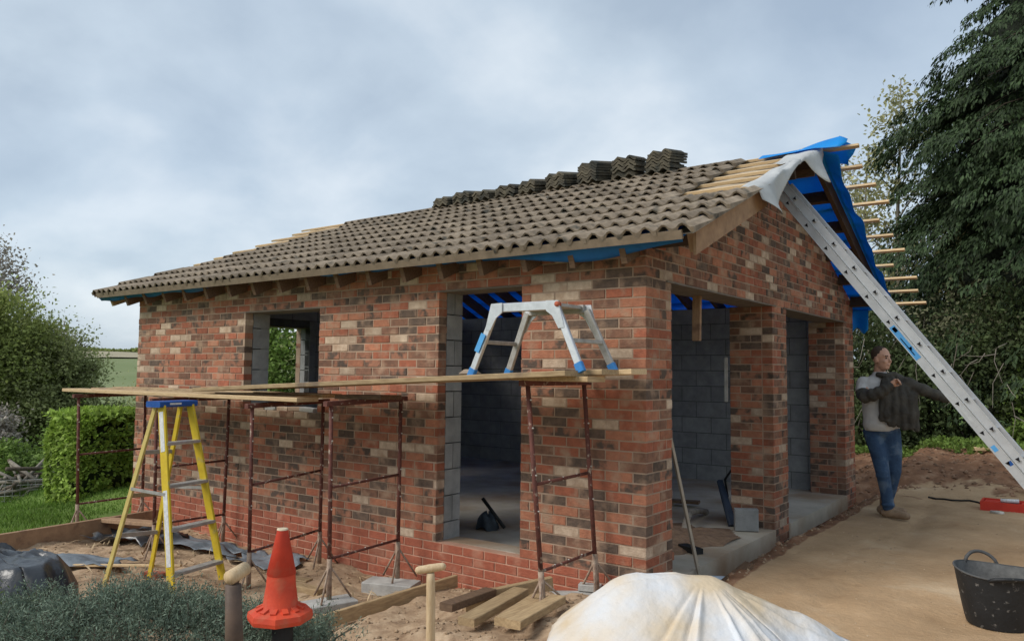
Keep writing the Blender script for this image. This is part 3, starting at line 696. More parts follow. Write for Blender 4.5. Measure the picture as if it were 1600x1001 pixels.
# blue membrane lapping the ridge and hanging off the rear verge
P = np.zeros((12, 22, 3))
for i in range(22):
    x = -.15 + .81 * i / 21
    for j in range(12):
        s = (j / 11 - .42) * 1.0; back = s > 0; a = SLOPE - abs(s) * .55
        lift = .012 + .10 * max(0, (x - .2)) * (1 - abs(s) * 1.2) * 2 + .006 * math.sin(x * 9 + j)
        P[j, i] = rp(x + (.06 * math.sin(j) if i == 21 else 0), a, -.055 + lift, back)
        if x > .42: P[j, i] += V3(0, 0, -(x - .42) * abs(s) * .5)
sheet('membrane_flap', P, BLUE, roof, .001)
P = np.zeros((10, 50, 3))
for i in range(50):
    a = .02 + (SLOPE - .05) * i / 49; wv = .5 + .5 * math.sin(i * .55) * math.sin(i * .21 + 1)
    for j in range(10):
        s = j / 9; x = .40 + .19 * s * (1 - .22 * wv) * (.6 + .4 * a / SLOPE); P[j, i] = rp(x, a, -.092, True) + V3(0, 0, -(.01 + .12 * (.4 + .6 * wv)) * s ** 1.6)
sheet('membrane_flap', P, BLUE, roof, .001)
P = np.zeros((8, 24, 3))
for i in range(24):
    x = -.35 + .50 * i / 23
    for j in range(8): s = j / 7; P[j, i] = rp(x, .06, -.09, True) + V3(0, .05 * math.sin(i * .5) * s, -.30 * s * (1 + .15 * math.sin(i * .7)))
sheet('membrane_flap', P, BLUE, roof, .001)

# ------------------------------------------------------------ loose tiles stacked along the ridge
stacks = [(-1.17, 7, 'rightmost'), (-1.60, 7, 'second from the right'), (-2.05, 7, 'third from the right'), (-2.50, 5, 'fourth from the right'), (-2.90, 4, 'fifth from the right'), (-3.28, 4, 'sixth from the right'), (-3.64, 3, 'third from the left'), (-3.98, 4, 'second from the left'), (-4.34, 3, 'leftmost')]
ordw = ['bottom', 'second', 'third', 'fourth', 'fifth', 'sixth', 'seventh', 'eighth']
for sx, n, wd in stacks:
    rz = random.uniform(-.2, .1)
    for k in range(n):
        o = link(bpy.data.objects.new('loose_tile', TM2)); P = rp(sx - TWD / 2, SLOPE - .46, 0.0) + V3(random.uniform(-.012, .012), random.uniform(-.015, .015), k * .032 + .03)
        o.location = Vector(P); tl = .16 + .02 * random.random()
        o.rotation_euler = (Matrix.Rotation(rz + random.uniform(-.03, .03), 3, 'Z') @ Matrix.Rotation(tl, 3, 'X')).to_euler()
        pos = 'top' if k == n - 1 else (ordw[k] if k == 0 else ordw[k] + ' from the bottom')
        tag(o, f'weathered roof tile, {pos} of the {wd} ridge stack', 'tile', 'loose tiles stacked along the ridge', 'thing')

# ------------------------------------------------------------ trestles
def trestle(nb, nt_, fb, ft, label):
    nb, nt_, fb, ft = [V3(*a) for a in (nb, nt_, fb, ft)]
    t = thing('trestle', tuple((nb + fb) / 2), label, 'trestle', 'rusty trestles carrying the scaffold boards')
    for b, tp in ((nb, nt_), (fb, ft)):
        MB().tube([b + (tp - b) * .13, tp], .0165, 10).build('post', RUST, t, True)
        MB().tube([b, b + (tp - b) * .20], .0205, 10).build('post_sleeve', RUSTL, t, True)
        d = (fb - nb); d = d / np.linalg.norm(d); s = np.cross(d, (0, 0, 1)); top = b + (tp - b) * .17
        for ang in (0, 2.1, 4.2):
            v = d * math.cos(ang + .5) + s * math.sin(ang + .5); q = b + v * .17; q[2] = max(b[2], float(gz(q[0], q[1])) if abs(float(gz(q[0], q[1])) - b[2]) < .12 else b[2])
            MB().tube([top, q], .0085, 6).build('foot_brace', RUSTL, t, True)
        for f in (.45, .6, .8, .92):
            c = b + (tp - b) * f; MB().tube([c - s * .022, c + s * .024], .006, 6).build('pin', PIN, t, True)
    ax = (ft - nt_) / np.linalg.norm(ft - nt_)
    MB().beam(nt_ - ax * .06 - V3(0, 0, .012), ft + ax * .06 - V3(0, 0, .012), .05, .04, ch=.004).build('top_bar', RUST, t)
    for f in (.20, .56):
        a = nb + (nt_ - nb) * f; b = fb + (ft - fb) * (f + .01)
        MB().tube([a, b], .0115, 8).build('crossbar', RUST, t, True)
        for g in (.25, .5, .75): c = a + (b - a) * g; MB().tube([c - V3(0, 0, .014), c + V3(0, 0, .014)], .006, 6).build('pin', PIN, t, True)
    return t
g_ = lambda x, y: float(gz(x, y))
trestle((-6.50, -.88, g_(-6.5, -.88)), (-6.52, -.92, 1.03), (-6.5, -.15, g_(-6.5, -.15)), (-6.53, -.15, 1.04), 'rusty trestle nearest the clipped hedge, leftmost under the boards')
trestle((-4.86, -.90, g_(-4.86, -.9)), (-4.86, -.93, 1.03), (-4.90, -.12, g_(-4.9, -.12)), (-4.87, -.12, 1.04), 'rusty trestle directly behind the yellow stepladder')
trestle((-3.27, -.93, g_(-3.27, -.93)), (-3.27, -.95, 1.03), (-3.29, -.16, g_(-3.29, -.16)), (-3.29, -.16, 1.05), 'rusty trestle below the window, left of the orange cone')
trestle((-2.24, -.93, -.43), (-2.27, -.93, 1.08), (-2.23, -.2, -.42), (-2.25, -.18, 1.10), 'rusty trestle with its feet on concrete blocks, right of the orange cone')
trestle((-.40, -.68, -.30), (-.53, -.71, 1.268), (-.33, -.11, -.27), (-.45, -.11, 1.272), 'leaning rusty trestle near the wall corner, rightmost under the boards')
# ------------------------------------------------------------ scaffold boards
def board(a, b, label, w=.225, t=.036, m=WOODP, group='scaffold boards', name='scaffold_board', cat='board', tw=0, up=(0, 0, 1)):
    a, b = V3(*a), V3(*b)
    base = (a + b) / 2
    up = np.array(up, float)
    o = MB().beam(a, b, w, t, up=(0, tw, 1) if tw else up, ch=.004).build(name, m, None, base=base)
    return tag(o, label, cat, group)
board((-6.95, -.80, 1.075), (-2.72, -.80, 1.082), 'long pale scaffold board at the front edge of the left deck', m=WOODN)
board((-6.78, -.555, 1.085), (-3.05, -.555, 1.088), 'scaffold board in the middle of the left deck behind the front board')
board((-6.80, -.30, 1.092), (-3.0, -.30, 1.097), 'scaffold board of the left deck lying closest to the wall')
board((-.10, -.80, 1.325), (-4.30, -.78, 1.135), 'long scaffold board at the front edge of the right deck below the platform')
board((.02, -.55, 1.335), (-4.05, -.54, 1.150), 'scaffold board in the middle of the right deck under the platform')
board((.10, -.30, 1.340), (-3.85, -.29, 1.160), 'scaffold board of the right deck lying closest to the wall', m=WOODN)
board((-.02, -.66, 1.288), (-.62, -.66, 1.292), 'short scaffold board packed under the right end of the deck', m=WOODY)
board((-2.02, -.52, 1.115), (-2.60, -.50, 1.105), 'short dark plank lying across the trestle right of the cone', m=WOODD)
# tool and rubble left on boards / sill
o = MB(); P = np.array([[(-1.22 + .13 * i / 5, -.62 + .10 * j / 3, 1.30 + .012 + (.03 if 0 < i < 5 and 0 < j < 3 else 0)) for i in range(6)] for j in range(4)]); o.grid(P); o = o.build('mortar_hawk', mat('hawk', (.34, .27, .2), (.2, .15, .11)), None, base=V3(-1.16, -.57, 1.31)); solid(o, .01); tag(o, 'small brown mortar board lying beside the platform leg', 'hawk')
for i in range(5):
    x = -4.55 + .2 * i; o = MB(); a = random.uniform(-.5, .5); o.beam((x - .09, .05 + .02 * math.sin(i), .915 + .006 * i), (x + .09, .06, .925 + .012 * (i % 2)), .09, .045, ch=.006)
    tag(o.build('rubble_piece', (MORT, CONCB, B_CRM)[i % 3], None, base=V3(x, .05, .89)), ['flat offcut at the left end of the window sill', 'broken slab second along the window sill', 'pale brick piece midway along the window sill', 'offcut fourth along the window sill', 'slab piece at the right end of the window sill'][i], 'rubble', 'rubble on the window sill')

# ------------------------------------------------------------ folding work platform
pf = thing('work_platform', (-.54, -.52, 1.35), 'folding aluminium work platform with blue feet standing on the boards', 'platform')
PT = 1.775
def bz(x): return 1.343 + (x - .05) * .0452 + .019 - .018
tx0, tx1, py0, py1 = -.80, -.29, -.72, -.34
for y in (py0, py1):
    MB().beam((tx0 + .02, y, PT), (tx1 - .02, y, PT), .028, .062, ch=.005).build('deck_rail', ALU if y == py0 else ALUD, pf)
for i in range(4):
    y = py0 + .06 + i * (py1 - py0 - .12) / 3
    MB().beam((tx0 + .03, y, PT + .012), (tx1 - .03, y, PT + .012), .085, .022, ch=.004).build('deck_slat', ALUD, pf)
for sgn, xt in ((-1, tx0), (1, tx1)):
    for y in (py0, py1):
        top = V3(xt, y, PT - .01); fx = xt + sgn * .205; yy = y + (-.02 if y == py0 else .03); foot = V3(fx, yy, bz(fx) + .0)
        d = (foot - top) / np.linalg.norm(foot - top); m = ALU if y == py0 else ALUD
        MB().beam(top, foot, .03, .05, up=(1, 0, 0), ch=.005).build('leg', m, pf)
        ft = MB().beam(foot - d * .06, foot + d * .004, .038, .058, up=(1, 0, 0), ch=.006).build('foot', BLUEP, pf)
        # hinge bracket
        br = MB(); s0 = .021; off = -s0 if y == py0 else s0
        pts = [(xt - sgn * .07, PT + .033), (xt + sgn * .025, PT + .03), (xt + sgn * .075, PT - .15), (xt + sgn * .03, PT - .155), (xt - sgn * .02, PT - .07), (xt - sgn * .07, PT - .035)]
        if sgn < 0: pts = pts[::-1]
        n = len(pts); br.add([(x, y + off - .005, z) for x, z in pts] + [(x, y + off + .005, z) for x, z in pts], [tuple(range(n)), tuple(range(2 * n - 1, n - 1, -1))] + [(i, i + n, (i + 1) % n + n, (i + 1) % n) for i in range(n)])
        br.build('hinge_bracket', ALU, pf)
    xr = xt + sgn * .115
    MB().beam((xr, py0, PT - .235), (xr, py1, PT - .235), .03, .028, ch=.004).build('rung', ALUD, pf)
MB().beam((tx0 - .085, py0 - .032, PT - .18), (tx0 - .145, py0 - .035, PT - .305), .003, .042, up=(1, 0, 0)).build('label_sticker', BLUEL, pf)
MB().tube([(tx1 + .02, py0 - .035, PT + .005), (tx1 + .02, py0 + .0, PT + .005)], .018, 10).build('hinge_knob', mat('knob_red', (.5, .13, .07)), pf, True)

# ------------------------------------------------------------ yellow stepladder
slz = float(gz(-3.7, -1.42))
st = thing('stepladder', (-3.7, -1.42, slz), 'yellow fibreglass stepladder with a blue top cap', 'stepladder')
wv = V3(-.22, .975, 0); dv = V3(.975, .22, 0); c0 = V3(-3.70, -1.42, 0); TOP = 1.02
def SP(f, w, z): return c0 + dv * f + wv * w + V3(0, 0, z)
def foot(f, w): p = SP(f, w, 0); p[2] = float(gz(p[0], p[1])) + .01; return p
fr = {}
for s in (-1, 1):
    a, b = SP(.03, s * .15, TOP), foot(.36, s * .275); fr[s] = (a, b)
    rl = MB(); rl.beam(a, b, .022, .075, up=dv, mi=0, ch=.003); 
    rl.build('front_rail', YEL, st)
    a2, b2 = SP(-.06, s * .13, TOP), foot(-.46, s * .225); fr[s * 2] = (a2, b2)
    MB().beam(a2, b2, .022, .042, up=dv, ch=.003).build('rear_rail', YELP if s < 0 else YEL, st)
    MB().beam(b - (b - a) / np.linalg.norm(b - a) * .07, b, .030, .085, up=dv, ch=.004).build('rubber_foot', mat('foot_tan', (.33, .22, .13)), st)
for i, f in enumerate((.20, .42, .64, .86)):
    a = fr[-1][0] + (fr[-1][1] - fr[-1][0]) * f; b = fr[1][0] + (fr[1][1] - fr[1][0]) * f
    zc = (a[2] + b[2]) / 2; a[2] = b[2] = zc
    MB().beam(a, b, .085, .026, ch=.003).build('step', ALU if i < 1 else ALUD, st)
for f in (.26, .50, .72):
    a = fr[-2][0] + (fr[-2][1] - fr[-2][0]) * f; b = fr[2][0] + (fr[2][1] - fr[2][0]) * f
    MB().beam(a, b, .022, .035, ch=.003).build('rear_brace', ALUD if f != .5 else WOODP, st)
for s in (-1, 1):
    a = fr[s][0] + (fr[s][1] - fr[s][0]) * .46; b = fr[s * 2][0] + (fr[s * 2][1] - fr[s * 2][0]) * .46
    MB().beam(a + wv * s * .014, b + wv * s * .014, .004, .026).build('spreader', ALUD, st)
MB().beam(SP(-.015, -.20, TOP + .015), SP(-.015, .20, TOP + .015), .16, .05, ch=.008).build('top_cap', BLUEC, st)
MB().beam(SP(.066, -.10, TOP + .017), SP(.066, .02, TOP + .017), .004, .016).build('label_sticker', WHITEL, st)
n_ = np.cross((fr[-1][1] - fr[-1][0]), wv); n_ /= np.linalg.norm(n_)
for f0, f1 in ((.03, .24), (.44, .82)):
    a = fr[-1][0] + (fr[-1][1] - fr[-1][0]) * f0 - wv * .0125; b = fr[-1][0] + (fr[-1][1] - fr[-1][0]) * f1 - wv * .0125
    MB().beam(a, b, .002, .045, up=dv).build('label_sticker', WHITEL, st)

# ------------------------------------------------------------ aluminium extension ladder against the gable
ld = thing('extension_ladder', (2.58, 2.2, -.15), 'long silver aluminium extension ladder leaning against the gable verge', 'ladder')
LB, LT = V3(2.60, 2.20, -.15), V3(.255, 2.20, 3.03)
ldv = (LT - LB) / np.linalg.norm(LT - LB); LL = np.linalg.norm(LT - LB); pn = np.cross(V3(0, 1, 0), ldv); pn = -pn if pn[2] < 0 else pn   # plane normal, upward
for sec, off, l0, l1 in ((0, .0, .0, LL + .02), (1, .073, .55, LL + .12)):
    for y in (0, .40 - .03 * sec):
        yy = 2.2 + y + (.0 if sec == 0 else .015)
        a = LB + ldv * l0 + pn * off; b = LB + ldv * l1 + pn * off; a[1] = b[1] = yy
        s = MB().beam(a, b, .022, .066, up=pn, ch=.003).build('stile', ALUG, ld)
        for e_ in (-.031, .031): 
            MB().beam(a + pn * e_ - V3(0, .013, 0), b + pn * e_ - V3(0, .013, 0), .006, .006, up=pn).build('stile_rib', ALU, s) if y == 0 else None
    for k in range(int((l1 - l0) / .28)):
        c = LB + ldv * (l0 + .16 + k * .28) + pn * off; a = c.copy(); b = c.copy(); a[1] = 2.188; b[1] = 2.61 - .03 * sec
        r = MB(); r.tube([a, b], .0155, 3); r.build('rung', ALUG, ld)
        q_ = c.copy(); q_[1] = 2.1865; qq = q_.copy(); qq[1] = 2.20
        # solid dark triangle on the near stile, painted as shade inside the hollow rung
        tri = [q_ + ldv * .017 + pn * .016, q_ + ldv * .017 - pn * .016, q_ - ldv * .017]
        MB().add(tri + [p + V3(0, .004, 0) for p in tri], [(0, 1, 2), (5, 4, 3), (0, 3, 4, 1), (1, 4, 5, 2), (2, 5, 3, 0)]).build('rung_end_shade', HOLE, ld)
def lstick(l0, l1, off, w, m):
    a = LB + ldv * l0 + pn * off; b = LB + ldv * l1 + pn * off; a[1] = b[1] = 2.1875
    return MB().beam(a, b, .002, w, up=pn).build('label_sticker', m, ld)
lstick(2.02, 2.36, -.006, .050, BLUEL); lstick(2.30, 2.345, .0, .03, BLUEC); lstick(1.12, 1.17, -.006, .032, BLUEL); lstick(.98, 1.015, .014, .03, BLUEC)
lstick(2.06, 2.24, -.010, .008, WHITEL); lstick(1.35, 1.65, .0, .022, ALU)
MB().beam(LB + V3(.02, -.02, .02), LB + V3(.02, .46, .02), .05, .05, ch=.006).build('rubber_foot', BLACK, ld)

# ------------------------------------------------------------ cone on a black post
cn = thing('traffic_cone', (-.94, -2.37, .0), 'faded orange traffic cone standing on a black post in the juniper', 'traffic cone')
cz = .015
bs = MB(); nb_ = 8
prof = [(.0, 0), (.165, 0), (.17, .02), (.165, .045), (.12, .06), (.085, .068)]
bs.lathe((-.94, -2.37, cz), prof, 8); bs.build('base', ORNG, cn)
for k in range(12):
    a = k * math.pi / 6 + .1; p = V3(-.94 + .125 * math.cos(a), -2.37 + .125 * math.sin(a), cz + .058); q_ = V3(-.94 + .088 * math.cos(a), -2.37 + .088 * math.sin(a), cz + .073)
    MB().beam(p, q_, .03, .012).build('base_rib', ORNG, cn)
MB().lathe((-.94, -2.37, cz), [(.098, .062), (.092, .075), (.078, .17), (.073, .235)], 24).build('cone_lower', ORNG, cn, True)
MB().lathe((-.94, -2.37, cz), [(.074, .235), (.0765, .237), (.030, .455), (.030, .465)], 24).build('cone_sleeve', ORND, cn, True)
MB().lathe((-.94, -2.37, cz), [(.030, .463), (.0285, .472), (.02, .473), (.0, .470)], 24).build('tip', mat('cone_tip', (.72, .6, .42)), cn, True)
pst = tag(MB().lathe((-.93, -2.36, 0), [(.0, -.75), (.055, -.75), (.055, .0), (.05, .012), (.0, .012)], 16).build('marker_post', BLACK, None, True, base=V3(-.93, -2.36, -.7)), 'black plastic post holding up the traffic cone', 'post')

# ------------------------------------------------------------ hand tools stuck in the ground
t1 = thing('spade', (.27, -2.50, -.2), 'pale wooden T-handled spade standing upright in the sand before the plinth', 'spade')
gb = float(gz(.27, -2.5))
MB().tube([(.262, -2.52, .475), (.262, -2.518, .44), (.264, -2.515, .2), (.27, -2.50, gb)], [.017, .019, .020, .019], 12).build('shaft', WOODH, t1, True)
rr_ = V3(.80, .59, 0)
MB().tube([V3(.262, -2.52, .492) - rr_ * .05 - V3(0, 0, .006), V3(.262, -2.52, .494), V3(.262, -2.52, .496) + rr_ * .05 + V3(0, 0, .006)], [.0165, .018, .0165], 12, round_cap=True).build('handle', WOODH, t1, True)
t2 = thing('shovel', (-.14, -3.18, -.3), 'dark shafted shovel with a pale round wooden grip beside the orange cone', 'shovel')
gb = float(gz(-.14, -3.18))
MB().tube([(-.142, -3.20, .50), (-.14, -3.19, .3), (-.138, -3.18, gb)], [.030, .034, .034], 12).build('shaft', mat('dark_shaft', (.13, .085, .06), (.07, .05, .04), rough=.6), t2, True)
hd = V3(.35, -.90, -.12); hd = hd / np.linalg.norm(hd)
MB().tube([V3(-.16, -3.17, .535) - hd * .05, V3(-.16, -3.17, .535) + hd * .05], [.027, .028], 14).build('handle', WOODH, t2, True)

# ------------------------------------------------------------ white tarpaulin over a sand heap
cx, cy = .84, -.98
CRS = [(V3(.55, -1.17, 0), .235), (V3(.84, -.95, 0), .225), (V3(1.20, -.66, 0), .04)]
def heap(x, y):
    best = -9
    for (a, ha), (b, hb) in zip(CRS[:-1], CRS[1:]):
        d = (b - a)[:2]; t = min(1, max(0, ((x - a[0]) * d[0] + (y - a[1]) * d[1]) / (d @ d))); dist = math.hypot(x - a[0] - d[0] * t, y - a[1] - d[1] * t)
        best = max(best, ha + (hb - ha) * t - .80 * (math.sqrt(dist * dist + .012) - .11))
    return best
_rc = random.Random(5); CRE = [(_rc.uniform(0, 6.283), _rc.uniform(.014, .035), _rc.choice((-1, 1, 1)) * _rc.uniform(.012, .03)) for _ in range(34)]
n = 220; th = np.linspace(0, 2 * math.pi, n); P = np.zeros((42, n, 3))
for j in range(42):
    s = j / 41
    for i, a in enumerate(th):
        a_ = a if i < n - 1 else 0.0
        ca, sa = math.cos(a_), math.sin(a_)
        R = .67 * (1 + .14 * math.cos(2 * (a_ - .65)) + .13 * math.cos(4 * (a_ - .72)) + .04 * math.sin(3 * a_ + 1) + .02 * math.sin(13 * a_))
        x = cx + R * s * ca; y = cy + R * s * sa
        fold = 0
        for ka, kw, kd in CRE: dlt = (a_ - ka + math.pi) % (2 * math.pi) - math.pi; fold += kd * math.exp(-(dlt * (s + .15) / kw) ** 2) * sst(.12, .5, s)
        ridge = abs(float(vnoise(x + .5 * y, y, 2.6, 41))) + .35 * abs(float(vnoise(x + y, y - x, 9, 43)))
        fold += .045 * (.22 - ridge) * min(1, s * 4)
        gg = float(gz(x, y)); g0 = max(gg, -.26); z = max(g0, heap(x, y)) + fold * (1 - .5 * s) + .015
        P[j, i] = (x, y, max(z, gg + .010 + .012 * (1 + math.sin(9 * a_)) * s))
P[:, -1] = P[:, 0]; P[0, :] = P[0].mean(0)
tp = MB().grid(P, flip=False).build('tarpaulin', TARPW, None, True, base=V3(cx, cy, -.18)); solid(tp, .004); tag(tp, 'white tarpaulin stained with sand draped over a heap in the foreground', 'tarpaulin')

# ------------------------------------------------------------ black flexible tub
tb = thing('tub', (2.05, .55, -.15), 'black flexible builder tub with two handles splashed with mortar', 'tub')
tz = float(gz(2.03, .55)) + .004
def rimz(a): return .315 + .012 * math.cos(2 * a)
def tubwall(r_off, zoff=0):
    n = 40; P = np.zeros((9, n + 1, 3))
    for i in range(n + 1):
        a = 2 * math.pi * i / n
        for j in range(9):
            s = j / 8; r = .168 + (.232 - .168) * s ** .85 + r_off; z = .0 + zoff + s * (rimz(a) - zoff)
            dent = 1 + .02 * math.sin(3 * a + 1) * s
            P[j, i] = (2.05 + r * math.cos(a) * dent, .55 + r * math.sin(a) * dent, tz + z)
    return P
MB().grid(tubwall(0)).build('tub_wall', TUBM, tb, True)
MB().grid(tubwall(-.006, .006), flip=True).build('tub_inside', TUBI, tb, True)
nb_ = 40; MB().add([(2.05 + .16 * math.cos(2 * math.pi * k / nb_), .55 + .16 * math.sin(2 * math.pi * k / nb_), tz + .012) for k in range(nb_)], [tuple(range(nb_))]).build('residue', CONCB, tb)
MB().tube([(2.05 + .2325 * math.cos(2 * math.pi * k / 40) * (1 + .02 * math.sin(6 * math.pi * k / 40 + 1)), .55 + .2325 * math.sin(2 * math.pi * k / 40) * (1 + .02 * math.sin(6 * math.pi * k / 40 + 1)), tz + rimz(2 * math.pi * k / 40)) for k in range(41)], .006, 6, cap=False).build('rim', mat('rim_worn', (.10, .10, .10), (.05, .05, .05)), tb, True)
for a0 in (2.05, 5.05):
    pts = []
    for k in range(13):
        t = k / 12; a = a0 - .42 + .84 * t; r = .236 + (.012 if a0 < 3 else .02) * math.sin(math.pi * t); hgt = .075 * math.sin(math.pi * t) ** .6 * (1 if a0 < 3 else .32)
        pts.append((2.05 + r * math.cos(a), .55 + r * math.sin(a), tz + rimz(a) + hgt - .01))
    MB().tube(pts, .0105, 8).build('handle', MATS['rim_worn'] if a0 < 3 else TUBM, tb, True)

# ------------------------------------------------------------ red tray with tools, cable
tr = thing('tool_tray', (1.72, 5.35, -.13), 'red plastic tool tray on the ground under the ladder', 'tool tray')
z0 = float(gz(1.75, 5.35)) + .003
o = MB(); o.box((1.52, 5.22, z0), (2.02, 5.50, z0 + .012)); o.build('tray_base', REDT, tr)
for lo, hi in (((1.52, 5.20, z0), (2.02, 5.22, z0 + .10)), ((1.52, 5.50, z0), (2.02, 5.52, z0 + .10)), ((1.50, 5.20, z0), (1.52, 5.52, z0 + .10)), ((2.02, 5.20, z0), (2.04, 5.52, z0 + .10)), ((1.53, 5.23, z0 + .06), (1.68, 5.49, z0 + .085)), ((1.88, 5.23, z0 + .06), (2.01, 5.49, z0 + .085))):
    MB().box(lo, hi).build('tray_wall', REDT, tr)
tag(MB().tube([(1.69, 5.30, z0 + .11), (1.86, 5.33, z0 + .115)], .022, 10).build('sealant_tube', WHITEL, None, True, base=V3(1.77, 5.3, z0 + .1)), 'white tube lying across the red tray', 'tube')
tag(MB().tube([(1.70, 5.36, z0 + .10), (1.85, 5.38, z0 + .10)], .028, 10).build('drill_body', BLACK, None, True, base=V3(1.77, 5.37, z0 + .1)), 'black power tool lying in the red tray', 'power tool')
tag(MB().tube([(1.62, 4.98, z0 + .02), (1.70, 4.95, z0 + .02), (1.74, 4.92, z0 + .025)], [.02, .024, .02], 8).build('can', PIN, None, True, base=V3(1.68, 4.95, z0)), 'small crushed grey can on the sand in front of the red tray', 'can')
pts = [(1.52 - .09 * i, 5.62 + .04 * math.sin(i * .9) + .03 * i, float(gz(1.52 - .09 * i, 5.62 + .03 * i)) + .012) for i in range(8)]
tag(MB().tube(pts, .011, 6).build('cable', BLACK, None, True, base=V3(*pts[4])), 'dark cable lying on the sand left of the red tray', 'cable')
o = MB(); o.ell((2.02, 6.6, .03), (.22, .2, .16), 16); o = o.build('rubble_sack', PLB, None, True, base=V3(2.02, 6.6, -.1)); tag(o, 'black sack slumped on the soil bank behind the ladder', 'sack')
# ------------------------------------------------------------ ground clutter along the long wall
def cblock(c, size, rz, label, m=CONCB, name='concrete_block', cat='block', group=None):
    d, s = V3(math.cos(rz), math.sin(rz), 0), 0
    a = V3(*c) - d * size[0] / 2; b = V3(*c) + d * size[0] / 2
    return tag(MB().beam(a, b, size[1], size[2], ch=.006).build(name, m, None, base=V3(c[0], c[1], c[2] - size[2] / 2)), label, cat, group)
cblock((-2.22, -.98, -.49), (.44, .22, .11), 1.25, 'pale concrete block under the near foot of the trestle by the cone')
cblock((-2.20, -.30, -.47), (.44, .22, .10), .35, 'pale concrete block under the trestle foot against the plinth')
cblock((-2.78, -.72, -.50), (.36, .10, .07), .1, 'tan offcut block lying behind the orange cone', WOODP, 'timber_offcut', 'timber')
cblock((-3.05, -.62, -.50), (.30, .10, .07), .25, 'second tan offcut behind the orange cone, nearer the window', WOODP, 'timber_offcut', 'timber')
cblock((-.50, -.17, -.33), (.34, .14, .16), .62, 'grey concrete block beside the leaning trestle, left of the white tarpaulin')
cblock((-.28, -.22, -.33), (.30, .14, .15), .5, 'grey concrete block half hidden by the white tarpaulin')
cblock((-.42, -.06, -.22), (.16, .08, .05), .3, 'small concrete offcut resting on the grey block')
cblock((-1.30, -.18, -.44), (.50, .22, .04), .2, 'flat dirty slab lying on the soil at the plinth', CONC, 'paving_slab', 'slab')
board((-1.86, -1.42, -.44), (-1.66, -.10, -.37), 'plank on edge holding back soil from plinth to cone', w=.036, t=.10, m=WOODY, group=None, name='edge_plank')
board((-6.05, -2.1, -.40), (-6.22, .02, -.40), 'long brown plank on edge between the lawn and the dug soil', w=.05, t=.2, m=WOODB, group=None, name='edge_plank')
board((-6.25, -.75, -.33), (-5.15, -.62, -.27), 'brown plank lying on the edge plank under the boards', w=.14, t=.04, m=WOODB, group=None, name='loose_plank')
board((-6.7, -1.1, -.44), (-6.4, -.85, -.42), 'white offcut panel lying on the grass edge under the leftmost trestle', w=.3, t=.03, m=WHITEL, group=None, name='offcut_panel', cat='panel')
# timber pile
for i, (a, b, m, w, t) in enumerate((((-1.02, -.76), (-.66, -.20), WOODY, .05, .11), ((-.62, -1.22), (-.72, -.50), WOODY, .12, .05), ((-.36, -1.18), (-.52, -.56), WOODY, .12, .05), ((-.20, -1.30), (-.30, -.66), WOODY, .10, .05), ((-.85, -1.15), (-.90, -.62), WOODD, .10, .05))):
    za, zb = float(gz(*a)) + .055 + .012 * i, float(gz(*b)) + .05 + .012 * i
    board((*a, za), (*b, zb), ['sawn timber on its edge at the left of the pile by the leaning trestle', 'broad sawn timber length in the middle of the pile by the leaning trestle', 'sawn timber length in front of the leaning trestle foot', 'short sawn timber length touching the white tarpaulin', 'dark timber length underneath the left of the pile'][i], w=w, t=t, m=m, group='sawn timber by the leaning trestle', name='timber_length', cat='timber')
# grey plastic scraps
def scrap(name, c, w, h, rz, m, label, cat='plastic sheet', amp=.05, seed=1):
    n = 16; P = np.zeros((n, n, 3))
    for j in range(n):
        for i in range(n):
            u, v = (i / (n - 1) - .5) * w, (j / (n - 1) - .5) * h; u *= 1 + .15 * math.sin(j * .9 + seed); v *= 1 + .15 * math.sin(i * .8 + seed)
            x = c[0] + u * math.cos(rz) - v * math.sin(rz); y = c[1] + u * math.sin(rz) + v * math.cos(rz)
            P[j, i] = (x, y, float(gz(x, y)) + .015 + amp * (.45 + 1.3 * (abs(float(vnoise(x, y, 4, seed))) + .6 * abs(float(vnoise(x, y, 9, seed + 3))) - .2)))
    o = MB().grid(P).build(name, m, None, True, base=V3(c[0], c[1], float(gz(c[0], c[1])))); solid(o, .002); return tag(o, label, cat)
scrap('plastic_sheet', (-5.0, -.45, 0), 1.5, .28, .05, PLG, 'crumpled grey plastic sheet along the foot of the plinth', amp=.09, seed=4)
scrap('plastic_sheet', (-5.6, -.7, 0), .9, .5, .3, PLB, 'black plastic sheet tucked under the brown plank', amp=.12, seed=9)
scrap('plastic_sheet', (-5.0, -1.55, 0), .9, .35, .4, PLG, 'crumpled pale plastic scrap left of the stepladder', amp=.07, seed=14)
scrap('plastic_sheet', (-3.8, -.35, 0), .8, .35, .0, PLG, 'dark plastic scrap beside the plinth below the window', amp=.06, seed=19)
board((-4.85, -1.65, -.44), (-3.95, -1.15, -.40), 'thin pale batten lying through the stepladder legs', w=.035, t=.022, m=WOODN, group=None, name='loose_batten', cat='batten')
for i, (x, y, rz, m) in enumerate(((-4.25, -1.22, .4, B_PLI), (-4.95, -1.85, 1.1, B_PLI), (-1.05, -.30, .3, B_RED), (-3.4, -.5, .8, B_ORG), (-4.6, -1.95, .2, BLACK))):
    cblock((x, y, float(gz(x, y)) + .025), (.2, .1, .065), rz, ['red brick on the soil under the stepladder', 'red brick half hidden by the black sheet', 'red brick fragment near the sawn timber', 'orange brick lying behind the shovel', 'dark brick left of the stepladder foot'][i], m, 'loose_brick', 'brick')
scrapw = cblock((-4.35, -2.05, float(gz(-4.35, -2.05)) + .06), (.35, .03, .16), 2.2, 'pale triangular timber offcut left of the stepladder', WOODN, 'timber_offcut', 'timber')
